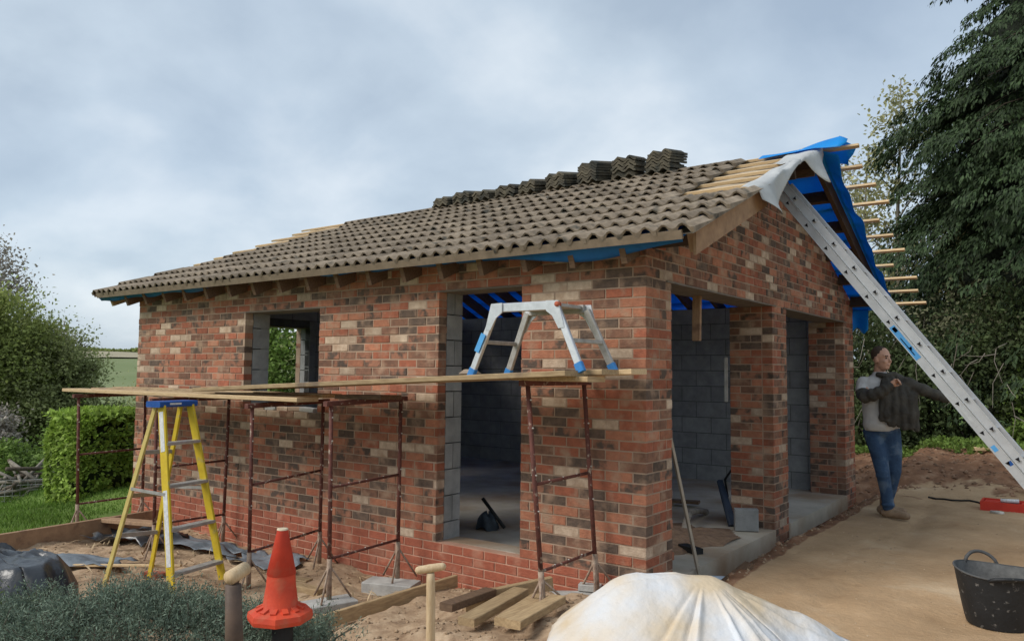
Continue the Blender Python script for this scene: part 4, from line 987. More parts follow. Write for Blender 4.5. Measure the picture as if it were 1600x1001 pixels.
# black sheeted bag bottom-left
n = 90; P = np.zeros((40, n, 3)); bc_ = V3(-3.50, -2.80, 0)
for j in range(40):
    s = j / 39
    for i in range(n):
        a = 2 * math.pi * i / (n - 1); a = a if i < n - 1 else 0.0
        R = .50 * (1 + .10 * math.sin(3 * a) + .05 * math.sin(7 * a + 1)) * (min(1, s * 1.5) ** .8) * (1 + .10 * max(0, s - .66) * (1 + math.sin(11 * a)))
        x = bc_[0] + R * math.cos(a) * 1.2; y = bc_[1] + R * math.sin(a) * .9
        rg_ = abs(float(vnoise(x + .4 * s, y - .7 * s, 3.1, 31))) + .5 * abs(float(vnoise(x - s, y + s, 7.3, 35)))
        z = .02 - .55 * sst(.45, 1.0, s) + .16 * (.25 - rg_)
        sh = 1 + .05 * s * math.sin(15 * a + 7 * s) + .12 * (rg_ - .25)
        P[j, i] = (bc_[0] + (x - bc_[0]) * sh, bc_[1] + (y - bc_[1]) * sh, z)
P[:, -1] = P[:, 0]; P[0, :] = P[0].mean(0)
o = MB().grid(P).build('sheeted_bag', PLB, None, True, base=V3(-3.35, -2.75, -.5)); solid(o, .003); tag(o, 'bulging bag under a shiny black plastic sheet at the lawn edge', 'bag')

# ------------------------------------------------------------ things inside the garage doorways
cblock((-.20, 2.52, -.08), (.22, .10, .21), .5, 'grey concrete block standing on end beside the middle pillar', BLOCK)
tag(MB().beam((.045, .80, -.22), (-.10, .52, 1.02), .022, .022).build('stake', mat('stake', (.42, .36, .28)), None, base=V3(.045, .8, -.22)), 'thin wooden stake leaning on the wall corner at the first doorway', 'stake')
pts = [(-.62, 2.0, -.17), (-.66, 2.15, -.10), (-.75, 2.45, -.06), (-.8, 2.8, -.1), (-.85, 3.1, -.16)]
tag(MB().tube(pts, .032, 10).build('pipe', mat('duct_pipe', (.34, .30, .25), (.2, .17, .14)), None, True, base=V3(-.7, 2.4, -.19)), 'grey brown duct pipe curving up from the garage floor', 'pipe')
pts = [(-.55, 2.95, .05), (-.6, 3.0, .22), (-.52, 3.1, .38), (-.3, 3.2, .46)] 
tag(MB().tube(pts, .012, 8).build('hose', BLACK, None, True, base=V3(-.5, 2.95, 0)), 'black hose arching behind the middle pillar', 'hose')
o = MB(); o.beam((-.38, 2.64, -.18), (-.60, 2.86, .22), .09, .05, up=(.6, -.5, .4), ch=.012, w2=.06); tag(o.build('grinder_case', mat('case_blue', (.03, .045, .075), (.02, .03, .05), rough=.5), None, base=V3(-.45, 2.7, -.19)), 'dark flat case leaning against the middle pillar', 'case')
tag(MB().beam((-.16, 1.28, -.165), (-.36, 1.40, -.165), .09, .045).build('trowel', BLACK, None, base=V3(-.26, 1.34, -.19)), 'dark trowel lying on the slab of the first doorway', 'trowel')
cblock((-.20, .62, -.158), (.2, .1, .062), 1.4, 'brown loose brick on the slab by the wall corner', B_BRN, 'loose_brick', 'brick'); cblock((-.20, .63, -.092), (.2, .1, .062), 1.2, 'tan loose brick on top of the brown one by the corner', B_ORG, 'loose_brick', 'brick')
bt = thing('bottle', (.17, .80, -.30), 'clear plastic bottle with a blue cap lying in the trench by the corner', 'bottle')
zb_ = float(gz(.17, .8)) + .07
MB().tube([(.06, .74, zb_), (.26, .86, zb_)], [.06, .06], 14).build('body', mat('bottle_milky', (.62, .68, .74), (.5, .58, .66), rough=.3, bump=0), bt, True); MB().tube([(.26, .86, zb_), (.29, .878, zb_)], [.05, .03], 14).build('neck', MATS['bottle_milky'], bt, True); MB().tube([(.285, .875, zb_), (.315, .893, zb_)], .026, 12).build('cap', BLUEP, bt, True)
tag(MB().beam((.20, .66, float(gz(.2, .66)) + .05), (.40, .93, float(gz(.4, .93)) + .02), .09, .03).build('timber_offcut', WOODD, None, base=V3(.3, .8, -.3)), 'dark timber offcut beside the plastic bottle at the driveway edge', 'timber')
n = 26; P = np.zeros((n, n, 3))
for j in range(n):
    for i in range(n):
        u, v = i / (n - 1) * 2 - 1, j / (n - 1) * 2 - 1; r = math.hypot(u, v); a = math.atan2(v, u); k_ = max(0, 1 - r / (1 + .18 * math.sin(3 * a) + .1 * math.sin(7 * a)))
        x, y = -.62 + .50 * u, 1.72 + .85 * v; P[j, i] = (x, y, -.196 + .075 * k_ ** .8 * (.7 + .9 * (float(fbm(x, y, 6, 71, 3)) + .3)) + (.004 if k_ > 0 else 0))
tag(MB().grid(P).build('soil_spill', mat('soil_spill', (.33, .21, .13), (.18, .11, .07), scale=14, bump=.8, bscale=50, bdist=.02), None, True, base=V3(-.62, 1.72, -.19)), 'brown soil spilled over the slab of the first garage doorway', 'soil')
# tools bag seen through the side door
tg = MB(); n = 24; Pb = np.zeros((10, n, 3))
for jj in range(10):
    for ii in range(n):
        a = 2 * math.pi * ii / (n - 1) if ii < n - 1 else 0; u = jj / 9; r = (1 - .35 * u + .12 * math.sin(5 * a + 4 * u)) * (1 - sst(.85, 1, u) * .8)
        Pb[jj, ii] = (-2.20 + .12 * r * math.cos(a), .98 + .09 * r * math.sin(a), -.185 + .15 * u + .025 * math.sin(3 * a))
tg.grid(Pb); tg = tg.build('tool_bag', mat('bag_dark', (.045, .06, .075), (.02, .025, .03), rough=.6), None, True, base=V3(-2.2, .98, -.19)); tag(tg, 'dark tool bag on the floor inside the side doorway', 'bag')
tag(MB().tube([(-2.26, .98, .10), (-2.02, 1.02, -.16)], .018, 8).build('spirit_level', BLACK, None, True, base=V3(-1.9, .83, -.19)), 'black handled tool leaning over the bag inside the side doorway', 'tool')
for i in range(3): board((-2.9 + .1 * i, 2.6 + .25 * i, -.16), (-1.5 + .2 * i, 2.9 + .3 * i, -.155 + .01 * i), ['plank nearest the side door on the garage floor', 'middle plank on the garage floor', 'plank farthest inside on the garage floor'][i], w=.14, t=.03, m=WOODD, group='planks on the garage floor', name='floor_plank')

# ------------------------------------------------------------ stones and clods
def stones(name, pts, smin, smax, m, label=None):
    V = []; F = []; base = np.array([(1, 0, 0), (-1, 0, 0), (0, 1, 0), (0, -1, 0), (0, 0, 1), (0, 0, -1)], float); fc = [(0, 2, 4), (2, 1, 4), (1, 3, 4), (3, 0, 4), (2, 0, 5), (1, 2, 5), (3, 1, 5), (0, 3, 5)]
    n = len(pts); sc = rng.uniform(smin, smax, n) ** 1.0; R = rng.uniform(.55, 1.35, (n, 6, 1)) * sc[:, None, None]; an = rng.uniform(0, 6.28, n)
    v = base[None] * R; c, s = np.cos(an)[:, None], np.sin(an)[:, None]; vx = v[..., 0] * c - v[..., 1] * s; vy = v[..., 0] * s + v[..., 1] * c
    v = np.stack([vx, vy, v[..., 2] * .7], -1) + pts[:, None, :]
    f = (np.array(fc)[None] + (np.arange(n) * 6)[:, None, None]).reshape(-1, 3)
    o = link(bpy.data.objects.new(name, rawmesh(name, v.reshape(-1, 3), f, m))); return tag(o, label, 'stones', kind='stuff')
def scatter(n, x0, x1, y0, y1):
    x = rng.uniform(x0, x1, n); y = rng.uniform(y0, y1, n); return np.stack([x, y, gz(x, y)], -1)
pp = np.concatenate([scatter(900, -6.3, -.1, -2.2, -.02), scatter(500, -1.6, .3, -1.7, -.1), scatter(500, .03, .45, .2, 6.2), ])
pp = pp[~((pp[:, 0] < 0) & (pp[:, 1] > 0))]
pd = scatter(1500, .42, 3.0, -.6, 6.4); pd = pd[fbm(pd[:, 0], pd[:, 1], 1.1, 61) > rng.normal(size=len(pd)) * .35]
stones('grit', pd, .002, .009, mat('grit_pale', (.50, .38, .26), (.34, .24, .15), rough=.95, island=.35, bump=0), 'grit and small stones on the sandy driveway')
stones('pebbles', pp, .004, .02, STONE, 'small stones and clods scattered over the soil')
pp = np.concatenate([scatter(900, -.6, 3.2, 6.4, 9.8), scatter(90, .05, .38, .3, 6.2)])
stones('rubble', pp, .01, .045, mat('rubble_mix', (.34, .21, .13), (.16, .09, .055), rough=.95, scale=4, island=.35, bump=.4), 'broken stones and clods on the red soil bank')
board((1.05, 9.0, .22), (1.75, 9.35, .22), 'pale plank lying on top of the soil bank', w=.14, t=.05, m=WOODN, group=None, name='loose_plank')

# ------------------------------------------------------------ vegetation
def leaves(c, d, nrm, L, Wd):
    """diamond leaves: centre Nx3, direction, normal, length, width arrays"""
    d = d / (np.linalg.norm(d, axis=1, keepdims=True) + 1e-9); s = np.cross(d, nrm); s /= (np.linalg.norm(s, axis=1, keepdims=True) + 1e-9)
    L = np.broadcast_to(np.asarray(L, float), (len(c),))[:, None]; Wd = np.broadcast_to(np.asarray(Wd, float), (len(c),))[:, None]
    up = np.cross(s, d)
    v = np.stack([c, c + d * L * .45 + s * Wd * .5 + up * L * .06, c + d * L, c + d * L * .45 - s * Wd * .5 + up * L * .06], 1)
    return v.reshape(-1, 3)
def leafobj(name, v, m, parent=None, base=None):
    b = BASE.get(parent) if parent is not None else (base if base is not None else np.zeros(3))
    f = np.arange(len(v)).reshape(-1, 4); o = link(bpy.data.objects.new(name, rawmesh(name, v - b, f, m)), parent)
    if parent is None and base is not None: o.location = base
    return o
def rdir(n): v = rng.normal(size=(n, 3)); return v / np.linalg.norm(v, axis=1, keepdims=True)
def blob(center, rad, n, clumps, size, spread=.16, shell=.55, flat=.0, box=False, droop=0.0):
    center = np.asarray(center, float); rad = np.asarray(rad, float)
    cd_ = rdir(clumps)
    if box: cd_ = rng.uniform(-1, 1, (clumps, 3)); cd_ = cd_ / np.max(np.abs(cd_), axis=1, keepdims=True)
    cr = shell + (1 - shell) * rng.random((clumps, 1)) ** .7
    cc = cd_ * cr
    k = rng.integers(0, clumps, n); sp = spread * (.5 + rng.random((clumps, 1)))
    p = cc[k] + rng.normal(size=(n, 3)) * sp[k] * np.array([1, 1, .75])
    if box:
        p = np.clip(p, -1.06, 1.06); q4 = (np.abs(p) ** 4.5).sum(1, keepdims=True) ** (1 / 4.5); p = p / np.maximum(1, q4 / 1.03) * (1 + .05 * vnoise(p[:, :1] * 3 + p[:, 1:2], p[:, 2:] * 3, 1, 5))
    P = center + p * rad
    outw = p / (np.linalg.norm(p, axis=1, keepdims=True) + 1e-6)
    d = outw * .6 + rdir(n) * .8; d[:, 2] -= droop
    nr = outw + np.array([0, 0, .8]) + rdir(n) * .7
    L = size * rng.uniform(.6, 1.3, n)
    return leaves(P, d, nr, L, L * rng.uniform(.5, .75, n))
def limb_tree(root, h, r0, n_l, seed, spread=.5, lean=(0, 0), top=1.0, twigs=5, sub=4):
    """tapered trunk with limbs; returns MB and twig points"""
    rg = np.random.default_rng(seed); mb = MB(); root = np.asarray(root, float); tips = []
    tr = [root + V3(lean[0] * t + .12 * math.sin(t * 5 + seed) * t, lean[1] * t + .1 * math.cos(t * 4 + seed) * t, h * t - .1) for t in np.linspace(0, 1, 9)]
    mb.tube(tr, [r0 * (1 - .88 * t) for t in np.linspace(0, 1, 9)], 8)
    for i in range(n_l):
        t = .22 + .75 * i / n_l; a = i * 2.4 + rg.uniform(-.5, .5); k = t * 8; p = tr[int(k)] + (tr[min(8, int(k) + 1)] - tr[int(k)]) * (k % 1)
        L = h * spread * (1.05 - t * .75) * rg.uniform(.7, 1.2); dv_ = V3(math.cos(a), math.sin(a), rg.uniform(.35, .9)); dv_ /= np.linalg.norm(dv_)
        pts = [p + dv_ * L * s + V3(0, 0, .12 * L * s * s) + rg.normal(size=3) * .03 * L * (s > 0) for s in np.linspace(0, 1, 5)]
        r = r0 * (1 - .85 * t) * .5; mb.tube(pts, [r * (1 - .8 * s) + .002 for s in np.linspace(0, 1, 5)], 5, cap=False); tips += pts[2:]
        for j in range(sub):
            s = .3 + .65 * rg.random(); q = pts[int(s * 4)]; e_ = dv_ * .6 + rg.normal(size=3) * .6 + V3(0, 0, .3); e_ /= np.linalg.norm(e_); l2 = L * .4 * rg.uniform(.5, 1.1)
            pt = [q, q + e_ * l2 * .5 + rg.normal(size=3) * .02, q + e_ * l2]; mb.tube(pt, [r * .4 + .002, r * .25 + .0015, .0012], 4, cap=False); tips += pt[1:]
            for w_ in range(twigs):
                g = e_ + rg.normal(size=3) * .8; g /= np.linalg.norm(g); l3 = l2 * .5 * rg.uniform(.4, 1); pq = pt[1] + (pt[2] - pt[1]) * rg.random(); mb.tube([pq, pq + g * l3], [.003, .0012], 3, cap=False); tips.append(pq + g * l3); tips.append(pq + g * l3 * .5)
    return mb, np.array(tips)
def tree(name, root, h, r0, label, leafm, n, size, seed, bark=BARK, spread=.5, n_l=14, jit=.25, cat='tree', group=None, sub=4, twigs=5, lean=(0, 0), extra=None):
    t = thing(name, tuple(root), label, cat, group)
    mb, tips = limb_tree(root, h, r0, n_l, seed, spread, sub=sub, twigs=twigs, lean=lean); mb.build('trunk', bark, t, True)
    k = rng.integers(0, len(tips), n); P = tips[k] + rng.normal(size=(n, 3)) * jit
    d = rdir(n); d[:, 2] -= .2; nr = rdir(n) + np.array([0, 0, .6]); L = size * rng.uniform(.6, 1.3, n)
    v = leaves(P, d, nr, L, L * .62)
    if extra is not None: v = np.concatenate([v, extra])
    leafobj('crown', v, leafm, t); return t
n = 800; x = rng.uniform(-6.0, -1.9, n); y = rng.uniform(-2.1, -.1, n); d = rdir(n); d[:, 2] *= .15
v = leaves(np.stack([x, y, gz(x, y) + .010], -1), d, rdir(n) * .3 + V3(0, 0, 1), rng.uniform(.05, .24, n), rng.uniform(.006, .018, n))
tag(leafobj('straw', v, mat('straw', (.55, .42, .26), (.34, .24, .14), island=.3, bump=0)), 'straw and wood shavings strewn over the dug soil', 'straw', kind='stuff')
# big dark conifer with drooping sprays
def conifer(root, h, rad, n_b, seed, label, zmin=1.2):
    rg = np.random.default_rng(seed); t = thing('conifer', tuple(root), label, 'tree'); root = np.asarray(root, float)
    mb = MB(); mb.tube([root + V3(0, 0, -.2), root + V3(.05, 0, h * .5), root + V3(0, 0, h)], [.32, .2, .02], 10)
    C = []; D = []; NN = []; LL_ = []; WW = []
    for i in range(n_b):
        u = rg.random() ** 1.15; z = zmin + u * (h - zmin); a = rg.uniform(0, 6.283)
        if z > 8.5 - root[2] and rg.random() < .75: continue
        R = rad * (1 - u) ** .75 * rg.uniform(.55, 1.06) + .15
        dr = V3(math.cos(a), math.sin(a), 0); ns = 7; p0 = root + V3(0, 0, z)
        def bp(s): return p0 + dr * R * s + V3(0, 0, R * (.22 * s - .50 * s * s))
        if i % 3 == 0: mb.tube([bp(s) for s in np.linspace(0, .9, 5)], [.03, .024, .017, .01, .004], 4, cap=False)
        side = np.cross(dr, (0, 0, 1)); K = int(6 + 15 * R / rad)
        for q in range(K):
            sq = .45 + .58 * rg.random() ** .8; wd_ = rg.normal() * .17 * R * (1.2 - .7 * sq)
            A = bp(sq) + side * wd_ - V3(0, 0, .30 * abs(wd_)); m = 40
            ax = dr * rg.uniform(.6, 1.0) + side * np.sign(wd_) * rg.uniform(.0, .6); ax[2] -= rg.uniform(.25, .75); ax /= np.linalg.norm(ax)
            fl = np.cross(ax, V3(0, 0, 1) + rg.normal(size=3) * .25); fl /= np.linalg.norm(fl) + 1e-6; Ls = rg.uniform(.32, .60)
            u_ = rg.random(m); w2 = (rg.random(m) - .5) * .42 * (1.1 - .8 * u_)
            PP = A + ax * (Ls * u_)[:, None] + fl * w2[:, None] + rg.normal(size=(m, 3)) * .025; PP[:, 2] -= .30 * (u_ * Ls) ** 1.6 + .35 * np.abs(w2)
            C.append(PP); DD = ax + fl * (w2 * 4.0)[:, None] + rg.normal(size=(m, 3)) * .30; DD[:, 2] -= .55 + .6 * u_; D.append(DD)
            NN.append(np.cross(fl, ax) * 1.0 + rg.normal(size=(m, 3)) * .45)
            L = rg.uniform(.07, .15, m); LL_.append(L); WW.append(L * rg.uniform(.26, .42, m))
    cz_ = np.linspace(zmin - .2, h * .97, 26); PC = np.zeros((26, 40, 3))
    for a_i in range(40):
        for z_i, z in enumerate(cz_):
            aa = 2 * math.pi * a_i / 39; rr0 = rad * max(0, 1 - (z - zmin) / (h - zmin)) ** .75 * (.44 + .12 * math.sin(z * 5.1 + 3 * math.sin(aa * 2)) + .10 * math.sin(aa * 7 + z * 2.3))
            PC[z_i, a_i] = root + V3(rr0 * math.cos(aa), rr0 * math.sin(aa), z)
    MB().grid(PC).build('crown_shade_core', mat('conifer_core_shade', (.018, .026, .013), (.009, .013, .007), scale=5, bump=1.0, bscale=9, bdist=.1), t, True)  # opaque dark core added for the shade deep inside the crown
    v = leaves(np.concatenate(C), np.concatenate(D), np.concatenate(NN), np.concatenate(LL_), np.concatenate(WW))
    mb.build('trunk', BARK, t, True); leafobj('crown', v, L_CON, t); return t
conifer((2.6, 14.4, .0), 17.5, 4.6, 980, 5, 'tall dark conifer with drooping sprays at the right edge', zmin=2.2)
# pale slender trees behind the roof end
for i, (x, y, h, sd, lb) in enumerate(((-1.1, 15.6, 8.6, 3, 'slender pale-leaved tree between the roof end and the conifer'), (-2.0, 16.6, 7.4, 8, 'thin tree with sparse pale leaves just behind the batten ends'), (-3.2, 18.0, 7.6, 12, 'faint bare-topped tree showing over the roof ridge end'), (.3, 15.4, 6.2, 17, 'low pale tree beneath the left boughs of the conifer'))):
    tree('slender_tree', (x, y, .1), h, .09, lb, [L_BIR, L_BIR, L_BLO, L_BIR][i], [2600, 2000, 900, 2200][i], .12, sd, BARKP, spread=.26, n_l=20, jit=.16, group='slender trees behind the garage', sub=4, twigs=4)
tree('blossom_tree', (.6, 17.5, .1), 5.4, .12, 'pale blossoming tree glimpsed below the conifer boughs', L_BLO, 9000, .12, 23, BARKP, spread=.5, n_l=22, jit=.28, sub=5, twigs=5)
# dark undergrowth behind the man
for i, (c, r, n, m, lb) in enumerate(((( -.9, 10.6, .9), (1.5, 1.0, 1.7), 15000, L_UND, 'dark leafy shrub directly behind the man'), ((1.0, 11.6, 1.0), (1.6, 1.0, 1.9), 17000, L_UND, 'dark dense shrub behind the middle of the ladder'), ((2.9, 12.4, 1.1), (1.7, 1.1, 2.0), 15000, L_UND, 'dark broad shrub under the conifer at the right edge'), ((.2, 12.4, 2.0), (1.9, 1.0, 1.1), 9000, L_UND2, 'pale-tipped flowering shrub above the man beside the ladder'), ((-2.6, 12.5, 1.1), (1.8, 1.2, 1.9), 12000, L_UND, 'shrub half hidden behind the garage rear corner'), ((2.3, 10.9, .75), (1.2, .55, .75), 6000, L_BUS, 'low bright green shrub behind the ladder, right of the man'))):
    t = thing('shrub', (c[0], c[1], .1), lb, 'shrub', 'undergrowth behind the garage')
    mb = MB()
    for k in range(9):
        a = rng.uniform(0, 6.28); e_ = V3(c[0] + r[0] * .75 * math.cos(a) * rng.random(), c[1] + r[1] * .75 * math.sin(a), c[2] + r[2] * rng.uniform(-.1, .7)); b_ = V3(c[0] + .3 * math.cos(a), c[1] + .3 * math.sin(a), .1)
        mb.tube([b_, (b_ + e_) / 2 + rng.normal(size=3) * .12, e_], [.022, .014, .005], 5, cap=False)
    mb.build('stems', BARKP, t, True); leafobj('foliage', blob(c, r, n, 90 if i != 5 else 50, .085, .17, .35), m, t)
# ground ivy at foot of the shrubs
n = 5000; x = rng.uniform(-1.5, 3.6, n); y = rng.uniform(8.9, 10.4, n); v = leaves(np.stack([x, y, gz(x, y) + rng.random(n) * .12], -1), rdir(n) + V3(0, 0, .6), rdir(n) + V3(0, 0, 1), .07, .05)
tag(leafobj('ground_cover', v, L_BUS), 'green ground cover along the top of the soil bank', 'ground cover', kind='stuff')
# bare twigs hanging behind the man
tw = MB()
for k in range(26):
    p = V3(rng.uniform(-.6, 1.6), rng.uniform(9.0, 9.5), rng.uniform(.7, 2.0)); d = V3(rng.normal() * .5, rng.normal() * .2, -.6 + rng.normal() * .4); tw.tube([p, p + d * .3 + rng.normal(size=3) * .06, p + d * .7 + rng.normal(size=3) * .1], [.008, .006, .003], 4, cap=False)
tag(tw.build('bare_twigs', BARKP, None, True), 'tangle of bare twigs hanging in front of the dark shrubs', 'twigs', kind='stuff')
# left side: clipped hedge
hc = V3(-9.30, .66, -.02); hr = V3(.50, .56, .71)
t = thing('hedge', (-9.35, .62, -.8), 'clipped box-shaped green hedge beside the lawn', 'hedge')
MB().tube([(-9.2, .7, -.9), (-9.2, .7, -.1)], [.16, .12], 8).build('trunk', BARK, t, True)
MB().ell(hc, hr * .97, 16).build('hedge_shade_core', mat('hedge_core_shade', (.03, .045, .014), (.018, .025, .01), scale=14), t)  # solid dark ellipsoid added behind the leaves as the hedge's inner shade
leafobj('foliage', np.concatenate([blob(hc, hr, 15000, 420, .075, .10, .92, box=True), blob(hc + V3(0, 0, hr[2] * .93), (hr[0], hr[1], .06), 4000, 120, .085, .16, .2)]), L_HDG, t)
# left side: trees and bushes
ex = lambda c, r, n, cl, s, **k: blob(c, r, n, cl, s, **k)
tree('bushy_tree', (-26, 4.4, -1.5), 5.0, .22, 'large bushy green tree left of the clipped hedge', L_TRE, 9000, .11, 31, spread=.5, extra=np.concatenate([ex((-26.0, 4.4, 1.3), (2.6, 2.9, 2.7), 60000, 240, .125, spread=.13, shell=.3)]), group='trees at the left edge')
tree('bushy_tree', (-24.4, 6.6, -1.5), 3.8, .2, 'smaller olive green tree between the big tree and the field', L_TR2, 5000, .10, 37, spread=.5, extra=ex((-24.6, 6.2, .45), (1.7, 1.5, 1.75), 30000, 170, .11, spread=.14, shell=.3), group='trees at the left edge')
tree('bushy_tree', (-24.0, 8.0, -1.5), 1.5, .10, 'low hazy scrub at the field edge beside the garage', L_TR2, 3500, .10, 41, spread=.55, extra=ex((-23.8, 8.0, -.75), (1.8, 1.3, .75), 18000, 130, .10, spread=.14, shell=.3), group='trees at the left edge')
tree('blossom_tree', (-30, 6.6, -1.8), 7.4, .18, 'blossoming blackthorn rising behind the big left tree', L_BLO, 6500, .13, 51, spread=.4, n_l=22, jit=.3, group='blossoming trees at the left', sub=5, twigs=6)
tree('blossom_tree', (-32, 9.6, -1.8), 4.6, .16, 'lower blossoming tree closer to the garage end', L_BLO, 4500, .13, 57, spread=.42, n_l=20, jit=.3, group='blossoming trees at the left', sub=5, twigs=6)
tree('blossom_tree', (-30, 4.0, -1.8), 7.6, .18, 'blossoming tree at the very left edge of the view', L_BLO, 4500, .13, 63, spread=.4, n_l=20, jit=.3, group='blossoming trees at the left', sub=5, twigs=6)
for c, r, n, m, lb in (((-13.6, .6, -.05), (.75, .6, .62), 7000, L_BLO, 'pale flowering bush at the left edge behind the log heap'), ((-12.6, .7, -.5), (.9, .6, .55), 9000, L_BUS, 'bright green rounded bush left of the clipped hedge'), ((-13.6, 2.6, -.2), (1.0, .8, .7), 7000, L_BUS, 'green bush behind the clipped hedge'), ((-9.0, 1.9, -.45), (.5, .5, .4), 3500, L_BUS, 'small bright bush between the hedge and the garage wall'), ((-16.5, 6.5, .2), (1.6, 1.6, 1.3), 9000, L_TR2, 'scrub bush seen through the garage windows')):
    t = thing('bush', (c[0], c[1], float(gz(c[0], c[1]))), lb, 'bush', 'bushes around the lawn')
    mb = MB()
    for k in range(6): a = k * 1.05; mb.tube([V3(c[0], c[1], float(gz(c[0], c[1])) - .05), V3(c[0] + r[0] * .6 * math.cos(a), c[1] + r[1] * .6 * math.sin(a), c[2] + .3 * r[2])], [.02, .006], 5, cap=False)
    mb.build('stems', BARK, t, True); leafobj('foliage', blob(c, r, n, 90, .075, .17, .45), m, t)
# tree line behind the end window and over the field
for i, (x, y) in enumerate(((-20, 11.5), (-17, 12.5))):
    tree('bushy_tree', (x, y, -1.2), 4.2, .16, ['yellow-green tree seen through both window openings', 'fresh green tree behind the garage far corner'][i], [L_BUS, L_TR2][i], 3000, .15, 71 + i, extra=ex((x, y, 1.2), (1.9, 1.7, 2.0), 9000, 90, .14, spread=.17, shell=.4), group='trees beyond the garage')
# skyline hedge row (far, one mass)
n = 9000; a = np.radians(rng.uniform(150, 186, n)); rr = rng.uniform(415, 430, n); x, y = rr * np.cos(a), rr * np.sin(a)
v = leaves(np.stack([x, y, gz(x, y) + rng.random(n) * (1.2 + 1.2 * vnoise(a * 60, a * 0, 1, 3))], -1), rdir(n) + V3(0, 0, .4), rdir(n), 1.6, 1.2)
tag(leafobj('far_hedgerow', v, L_TRE), 'dark hedgerow along the far field skyline', 'hedgerow', kind='stuff')
# log heap in a wire pen
lp = thing('log_heap', (-11.4, .35, -.8), 'heap of cut branches in the wire pen left of the hedge', 'log heap')
for k in range(26):
    a = rng.uniform(0, 3.14); c = V3(-11.35 + rng.uniform(-.35, .4), .45 + rng.uniform(-.3, .3), -.72 + rng.random() ** 1.5 * .55); d = V3(math.cos(a), math.sin(a), rng.normal() * .4) * rng.uniform(.2, .45)
    MB().tube([c - d, c + d], rng.uniform(.014, .035), 6).build('branch', BARKP if k % 3 else BARK, lp, True)
wp_ = thing('wire_pen', (-11.4, .2, -.8), 'low wire mesh pen around the log heap', 'pen')
for x, y in ((-12.0, .0), (-11.1, -.1), (-10.7, .6)): MB().tube([(x, y, -.95), (x, y, -.15 if x != -10.7 else .15)], .02, 6).build('post', BARKP, wp_, True)
for (x0, y0), (x1, y1) in (((-12.0, .0), (-11.1, -.1)), ((-11.1, -.1), (-10.7, .6))):
    mb = MB()
    for k in range(9): s = k / 8; mb.tube([(x0 + (x1 - x0) * s, y0 + (y1 - y0) * s, -.85), (x0 + (x1 - x0) * s, y0 + (y1 - y0) * s, -.42)], .004, 4)
    for k in range(6): mb.tube([(x0, y0, -.82 + .08 * k), (x1, y1, -.82 + .08 * k)], .004, 4)
    mb.build('mesh_panel', ALUD, wp_)
pts = [(-10.2 + .25 * i, -1.55 + .1 * math.sin(i), float(gz(-10.2 + .25 * i, -1.55)) + .09) for i in range(7)]
tag(MB().tube(pts, .025, 6).build('hose', mat('hose_pink', (.56, .40, .32)), None, True, base=V3(*pts[3])), 'pale pink hose lying on the lawn at the left edge', 'hose')
# lawn grass
n = 52000; x = rng.uniform(-13.5, -6.3, n); y = rng.uniform(-3.6, 3.5, n)
keep = (sst(-6.5, -7.3, x + .4 * fbm(x, y, 1.4, 2)) > rng.random(n)) & ~((x > -7.4) & (y > -.3)); x, y = x[keep], y[keep]; n = len(x)
d = rdir(n) * .55 + V3(0, 0, 1); L = rng.uniform(.03, .085, n) * (1 + .8 * vnoise(x, y, 1.1, 6))
tag(leafobj('lawn_grass', leaves(np.stack([x, y, gz(x, y) - .004], -1), d, rdir(n), L, .012), L_GRS), 'short green grass of the lawn', 'grass', kind='stuff')
# juniper in the foreground and the yellow-green shrub at the left edge
def juniper(name, pts_fn, n_tw, seed, m, label, group=None, ls=(.014, .030), h=(.16, .34), per=52):
    rg = np.random.default_rng(seed); C = []; D = []; NN = []; LL_ = []; mb = MB(); pts = [pts_fn(rg) for _ in range(n_tw)]; base = np.mean([p for p, _ in pts], axis=0)
    for k, (p, hh_) in enumerate(pts):
        d = V3(rg.normal() * .75, rg.normal() * .75, .85); d /= np.linalg.norm(d); L = hh_ * rg.uniform(.6, 1.1)
        if k % 2 == 0: mb.tube([p, p + d * L * .9], [.004, .0015], 3, cap=False)
        m_ = per; s = rg.uniform(.15, 1.0, m_); P = p + d * (L * s)[:, None] + rg.normal(size=(m_, 3)) * .017
        C.append(P); D.append(d * .9 + rg.normal(size=(m_, 3)) * .75); NN.append(rg.normal(size=(m_, 3))); LL_.append(rg.uniform(*ls, m_))
    L = np.concatenate(LL_); v = leaves(np.concatenate(C), np.concatenate(D), np.concatenate(NN), L, L * .26)
    base[2] = float(gz(base[0], base[1])); t = thing(name, tuple(base), label, 'shrub', group); mb.build('stems', BARK, t); leafobj('foliage', v, m, t); return t
def jp(rg):
    while True:
        x, y = rg.uniform(-3.5, -.35), rg.uniform(-4.3, -1.7)
        # region of the low spreading bush
        u = (x + 1.95) * .8 + (y + 2.75) * .6; w = -(x + 1.95) * .6 + (y + 2.75) * .8
        if (u / 1.25) ** 2 + (w / .74) ** 2 < 1 + .25 * float(vnoise(x, y, 3, 4)) * 2: break
    z = -.34 + .22 * (1 - min(1, (u / 1.25) ** 2 + (w / .68) ** 2)) + .17 * float(vnoise(x, y, 4.5, 2)) + .10 * float(vnoise(x, y, 11, 5)); return V3(x, y, z), .24
juniper('juniper', jp, 2600, 3, L_JUN, 'low spreading blue-green juniper across the bottom left corner')
def jp2(rg): a = rg.uniform(0, 6.28); r = rg.random() ** .5; return V3(-2.75 + .38 * r * math.cos(a), -3.2 + .30 * r * math.sin(a), -.52 + .2 * rg.random()), .40
juniper('yellow_shrub', jp2, 300, 5, L_JUN2, 'yellow-green upright shrub at the bottom left edge beside the black sheet', ls=(.02, .045), per=26)

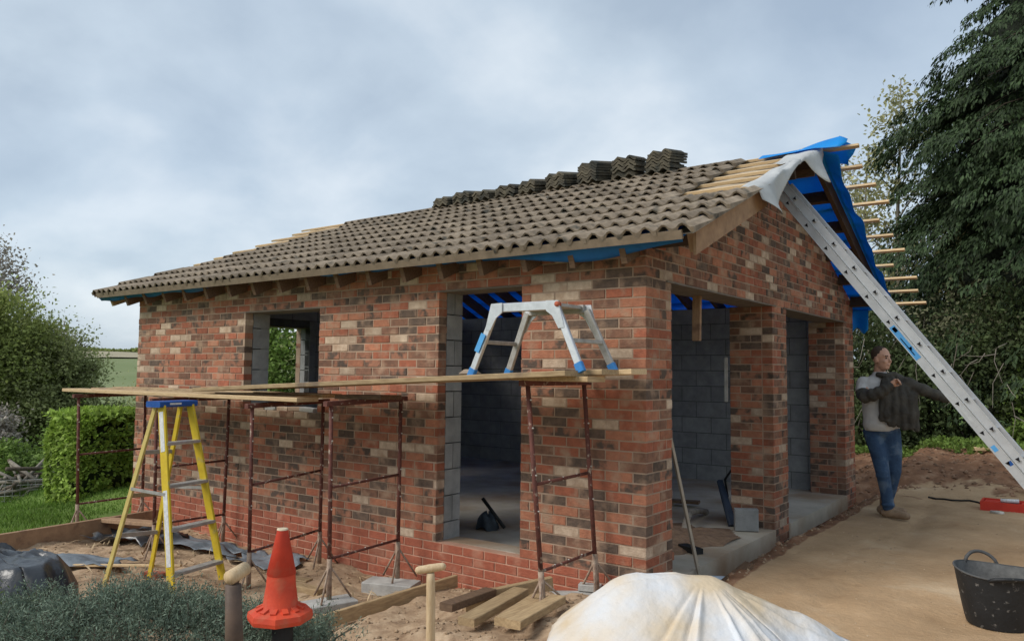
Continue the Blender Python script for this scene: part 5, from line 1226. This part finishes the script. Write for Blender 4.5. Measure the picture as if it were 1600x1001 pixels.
# ------------------------------------------------------------ the man
MX = V3(.75, 3.95, float(gz(.75, 3.95))); Rv = V3(.98, .196, 0); Tv = V3(.196, -.98, 0)
man = thing('person', tuple(MX), 'man in grey sweater and jeans pulling on a dark jacket beside the garage', 'person')
def mp_(r, t, z): return MX + Rv * r + Tv * t + V3(0, 0, z)
def cap(mb, *pts):  # pts = (r,t,z,radius)
    mb.tube([mp_(*p[:3]) for p in pts], [p[3] for p in pts], 14, round_cap=True)
RM = np.array([Rv, Tv, V3(0, 0, 1)]).T
def el(mb, c, r, yaw=0, pitch=0):
    A = np.array(Matrix.Rotation(yaw, 3, 'Z') @ Matrix.Rotation(pitch, 3, 'Y')); mb.ell(mp_(*c), r, 18, RM @ A)
def organic(mb, name, m, voxel=.011, smooth=3):
    o = mb.build(name, m, man, True); r = o.modifiers.new('r', 'REMESH'); r.mode = 'VOXEL'; r.voxel_size = voxel; r.use_smooth_shade = True
    s = o.modifiers.new('s', 'SMOOTH'); s.iterations = smooth; s.factor = .5; bpy.context.view_layer.update(); return bake(o)
# head basis: looking to the right and a little to the camera
hy = math.radians(48); Hf = V3(math.cos(math.radians(38)), math.sin(math.radians(38)), 0)   # (r,t) facing
def hp(f, s, z): # forward, side(left of face), up around head centre
    c = V3(.015, .03, 1.655); F = Hf; Sd = V3(-F[1], F[0], 0); q = c + F * f + Sd * s + V3(0, 0, z); return tuple(q)
b = MB()
el(b, hp(-.012, 0, .035), (.098, .078, .098), yaw=math.radians(38)); el(b, hp(.022, 0, -.035), (.070, .062, .088), yaw=math.radians(38)); el(b, hp(.050, 0, -.088), (.034, .036, .028), yaw=math.radians(38))
cap(b, (*hp(.083, 0, .018), .011), (*hp(.103, 0, -.022), .0145)); 
for s in (-1, 1):
    el(b, hp(-.008, s * .078, -.012), (.020, .009, .032), yaw=math.radians(38)); cap(b, (*hp(.080, s * .014, .034), .010), (*hp(.066, s * .046, .034), .010)); el(b, hp(.066, s * .038, -.028), (.022, .02, .02), yaw=math.radians(38))
cap(b, (*hp(.086, -.018, -.058), .007), (*hp(.090, 0, -.060), .009), (*hp(.086, .018, -.058), .007))
cap(b, (0, 0, 1.60, .056), (-.01, -.015, 1.47, .062)); el(b, (-.01, 0, 1.38), (.17, .10, .11)); cap(b, (-.01, 0, 1.40, .10), (-.0, 0, 1.05, .10), (.005, 0, .94, .10))
cap(b, (-.15, .02, 1.42, .05), (-.13, .20, 1.27, .042), (.07, .23, 1.37, .033)); cap(b, (.15, .0, 1.42, .05), (.38, .06, 1.33, .042), (.60, .08, 1.25, .030))
cap(b, (-.08, 0, .88, .07), (-.0, .095, .50, .045), (.045, .02, .10, .035)); cap(b, (.085, 0, .88, .07), (.12, -.02, .50, .055), (.01, -.20, .12, .04))
# hands: palm, four fingers, thumb
def hand(w, d, n, grip):
    w, d, n = [np.array(v, float) for v in (w, d, n)]; d /= np.linalg.norm(d); n /= np.linalg.norm(n); s = np.cross(d, n)
    cap(b, (*w, .024), (*(w + d * .05), .028)); 
    for k, (o, L) in enumerate(((-.030, .062), (-.010, .074), (.011, .070), (.030, .056))):
        k0 = w + d * .085 + s * o; k1 = k0 + (d * math.cos(grip) + n * math.sin(grip)) * L * .55; k2 = k1 + (d * math.cos(grip * 2) + n * math.sin(grip * 2)) * L * .5
        cap(b, (*(w + d * .03 + s * o * .7), .012), (*k0, .0105), (*k1, .0095), (*k2, .008))
    cap(b, (*(w + d * .025 - s * .025), .013), (*(w + d * .055 - s * .05 + n * .012), .011), (*(w + d * .085 - s * .05 + n * .03), .009))
hand((.08, .235, 1.375), (.7, -.15, .6), (.3, .6, -.7), .8); hand((.61, .08, 1.247), (1, .05, -.25), (-.2, .2, -.95), .5)
organic(b, 'body', SKIN, .0075, 2)
h = MB(); el(h, hp(-.024, 0, .048), (.0965, .081, .0935), yaw=math.radians(38)); hair = organic(h, 'hair', HAIR, .008, 2)
for s in (-1, 1): MB().tube([mp_(*hp(.087, s * .016, .030)), mp_(*hp(.078, s * .045, .031))], .0055, 6).build('eyebrow', HAIR, man, True)
for s in (-1, 1): MB().ell(mp_(*hp(.079, s * .031, .010)), (.010, .010, .007), 8).build('eye', mat('eye_dark%d' % s, (.05, .04, .035), bump=0), man, True)
def loft(mb, rings, yaw, n=22):
    v = []; f = []
    for (z, cr, ct, a, b_) in rings:
        for k in range(n):
            t = 2 * math.pi * k / n; x, y = a * math.cos(t), b_ * math.sin(t); v.append(mp_(cr + x * math.cos(yaw) - y * math.sin(yaw), ct + x * math.sin(yaw) + y * math.cos(yaw), z))
    for i in range(len(rings) - 1):
        for k in range(n): q_ = i * n + k; w0 = i * n + (k + 1) % n; f.append((q_, w0, w0 + n, q_ + n))
    f.append(tuple(range(n - 1, -1, -1))); e_ = (len(rings) - 1) * n; f.append(tuple(range(e_, e_ + n))); mb.add(v, f)
w_ = MB()
loft(w_, [(.90, .0, .01, .165, .125), (.93, 0, .01, .182, .142), (.97, 0, .012, .19, .152), (1.02, -.005, .012, .18, .142), (1.10, -.01, .012, .178, .14), (1.22, -.012, .01, .188, .138), (1.34, -.012, .005, .202, .135), (1.41, -.01, 0, .195, .118), (1.455, -.008, 0, .145, .095), (1.485, -.005, 0, .085, .078), (1.52, -.003, .005, .066, .068)], -.45)
def sleeve(mb, pts, amp=.10, fr=9):
    P_ = [np.array(p, float) for p in pts]; out = []
    for k in range(len(P_) - 1):
        for t in np.linspace(0, 1, 6, endpoint=False): q_ = P_[k] + (P_[k + 1] - P_[k]) * t; q_[3] *= 1 + amp * math.sin((k + t) * fr); out.append(tuple(q_))
    out.append(tuple(P_[-1])); cap(mb, *out)
sleeve(w_, [(-.165, .05, 1.40, .072), (-.18, .12, 1.32, .066), (-.17, .17, 1.28, .060)], .05); cap(w_, (.15, -.02, 1.42, .065), (.25, .03, 1.37, .058))
organic(w_, 'sweater', SWEAT, .011, 3)
j = MB(); el(j, (.0, 0, .92), (.175, .13, .10)); cap(j, (-.085, .0, .88, .10), (-.035, .07, .68, .085), (.0, .095, .48, .070), (.03, .05, .28, .062), (.05, .01, .10, .058)); cap(j, (.085, 0, .88, .10), (.11, .0, .68, .083), (.115, -.02, .48, .066), (.075, -.10, .28, .058), (.03, -.17, .12, .054))
el(j, (.0, .11, .44), (.07, .05, .04)); el(j, (.045, .03, .14), (.068, .062, .03)); organic(j, 'jeans', JEANS, .011, 2)
k_ = MB()   # jacket: sleeves and hanging body
sleeve(k_, [(-.175, .155, 1.29, .068), (-.150, .215, 1.262, .070), (-.06, .245, 1.285, .064), (.02, .25, 1.33, .058), (.075, .24, 1.37, .050)], .11, 8)
sleeve(k_, [(.13, -.03, 1.44, .072), (.25, .03, 1.40, .068), (.40, .06, 1.335, .060), (.52, .075, 1.285, .054), (.60, .08, 1.255, .048)], .10, 7)
for q_ in range(9):   # hanging folds of the jacket front
    u_ = q_ / 8; r0 = .0 + .32 * u_; zt = 1.46 - .10 * abs(u_ - .35) - .05 * u_; zb = .94 + .012 * math.sin(q_ * 2.1) + .09 * (1 - u_) ** 2; tt = .17 - .10 * u_ + .02 * (q_ % 2)
    sleeve(k_, [(r0 * .7 + .03, tt * .8, zt, .030), (r0 * .9 + .02, tt + .02, 1.28, .034), (r0 + .005, tt + .035, 1.10, .030 + .008 * (q_ % 2)), (r0 + .01 * math.sin(q_ * 1.7), tt + .02, zb, .028)], .14, 5 + q_ % 3)
cap(k_, (-.02, .09, 1.49, .030), (.05, .125, 1.475, .034), (.12, .08, 1.49, .034), (.15, .0, 1.48, .034)); loft(k_, [(1.0, .14, -.03, .15, .05), (1.2, .13, -.05, .16, .06), (1.42, .10, -.05, .14, .06)], .3)
organic(k_, 'jacket', JACK, .009, 2)
for (ax, at_, az), (fx, ft_) in (((.055, .01, .03), (.92, .38)), ((.02, -.185, .05), (.9, -.1))):
    bo = MB(); f_ = V3(fx, ft_, 0); f_ /= np.linalg.norm(f_); c_ = V3(ax, at_, 0)
    cap(bo, (ax, at_, .16, .056), (ax, at_, .07, .055)); cap(bo, (*(c_ - f_ * .04 + V3(0, 0, .05)), .048), (*(c_ + f_ * .09 + V3(0, 0, .048)), .046), (*(c_ + f_ * .17 + V3(0, 0, .042)), .040)); organic(bo, 'boot', BOOT, .009, 2)
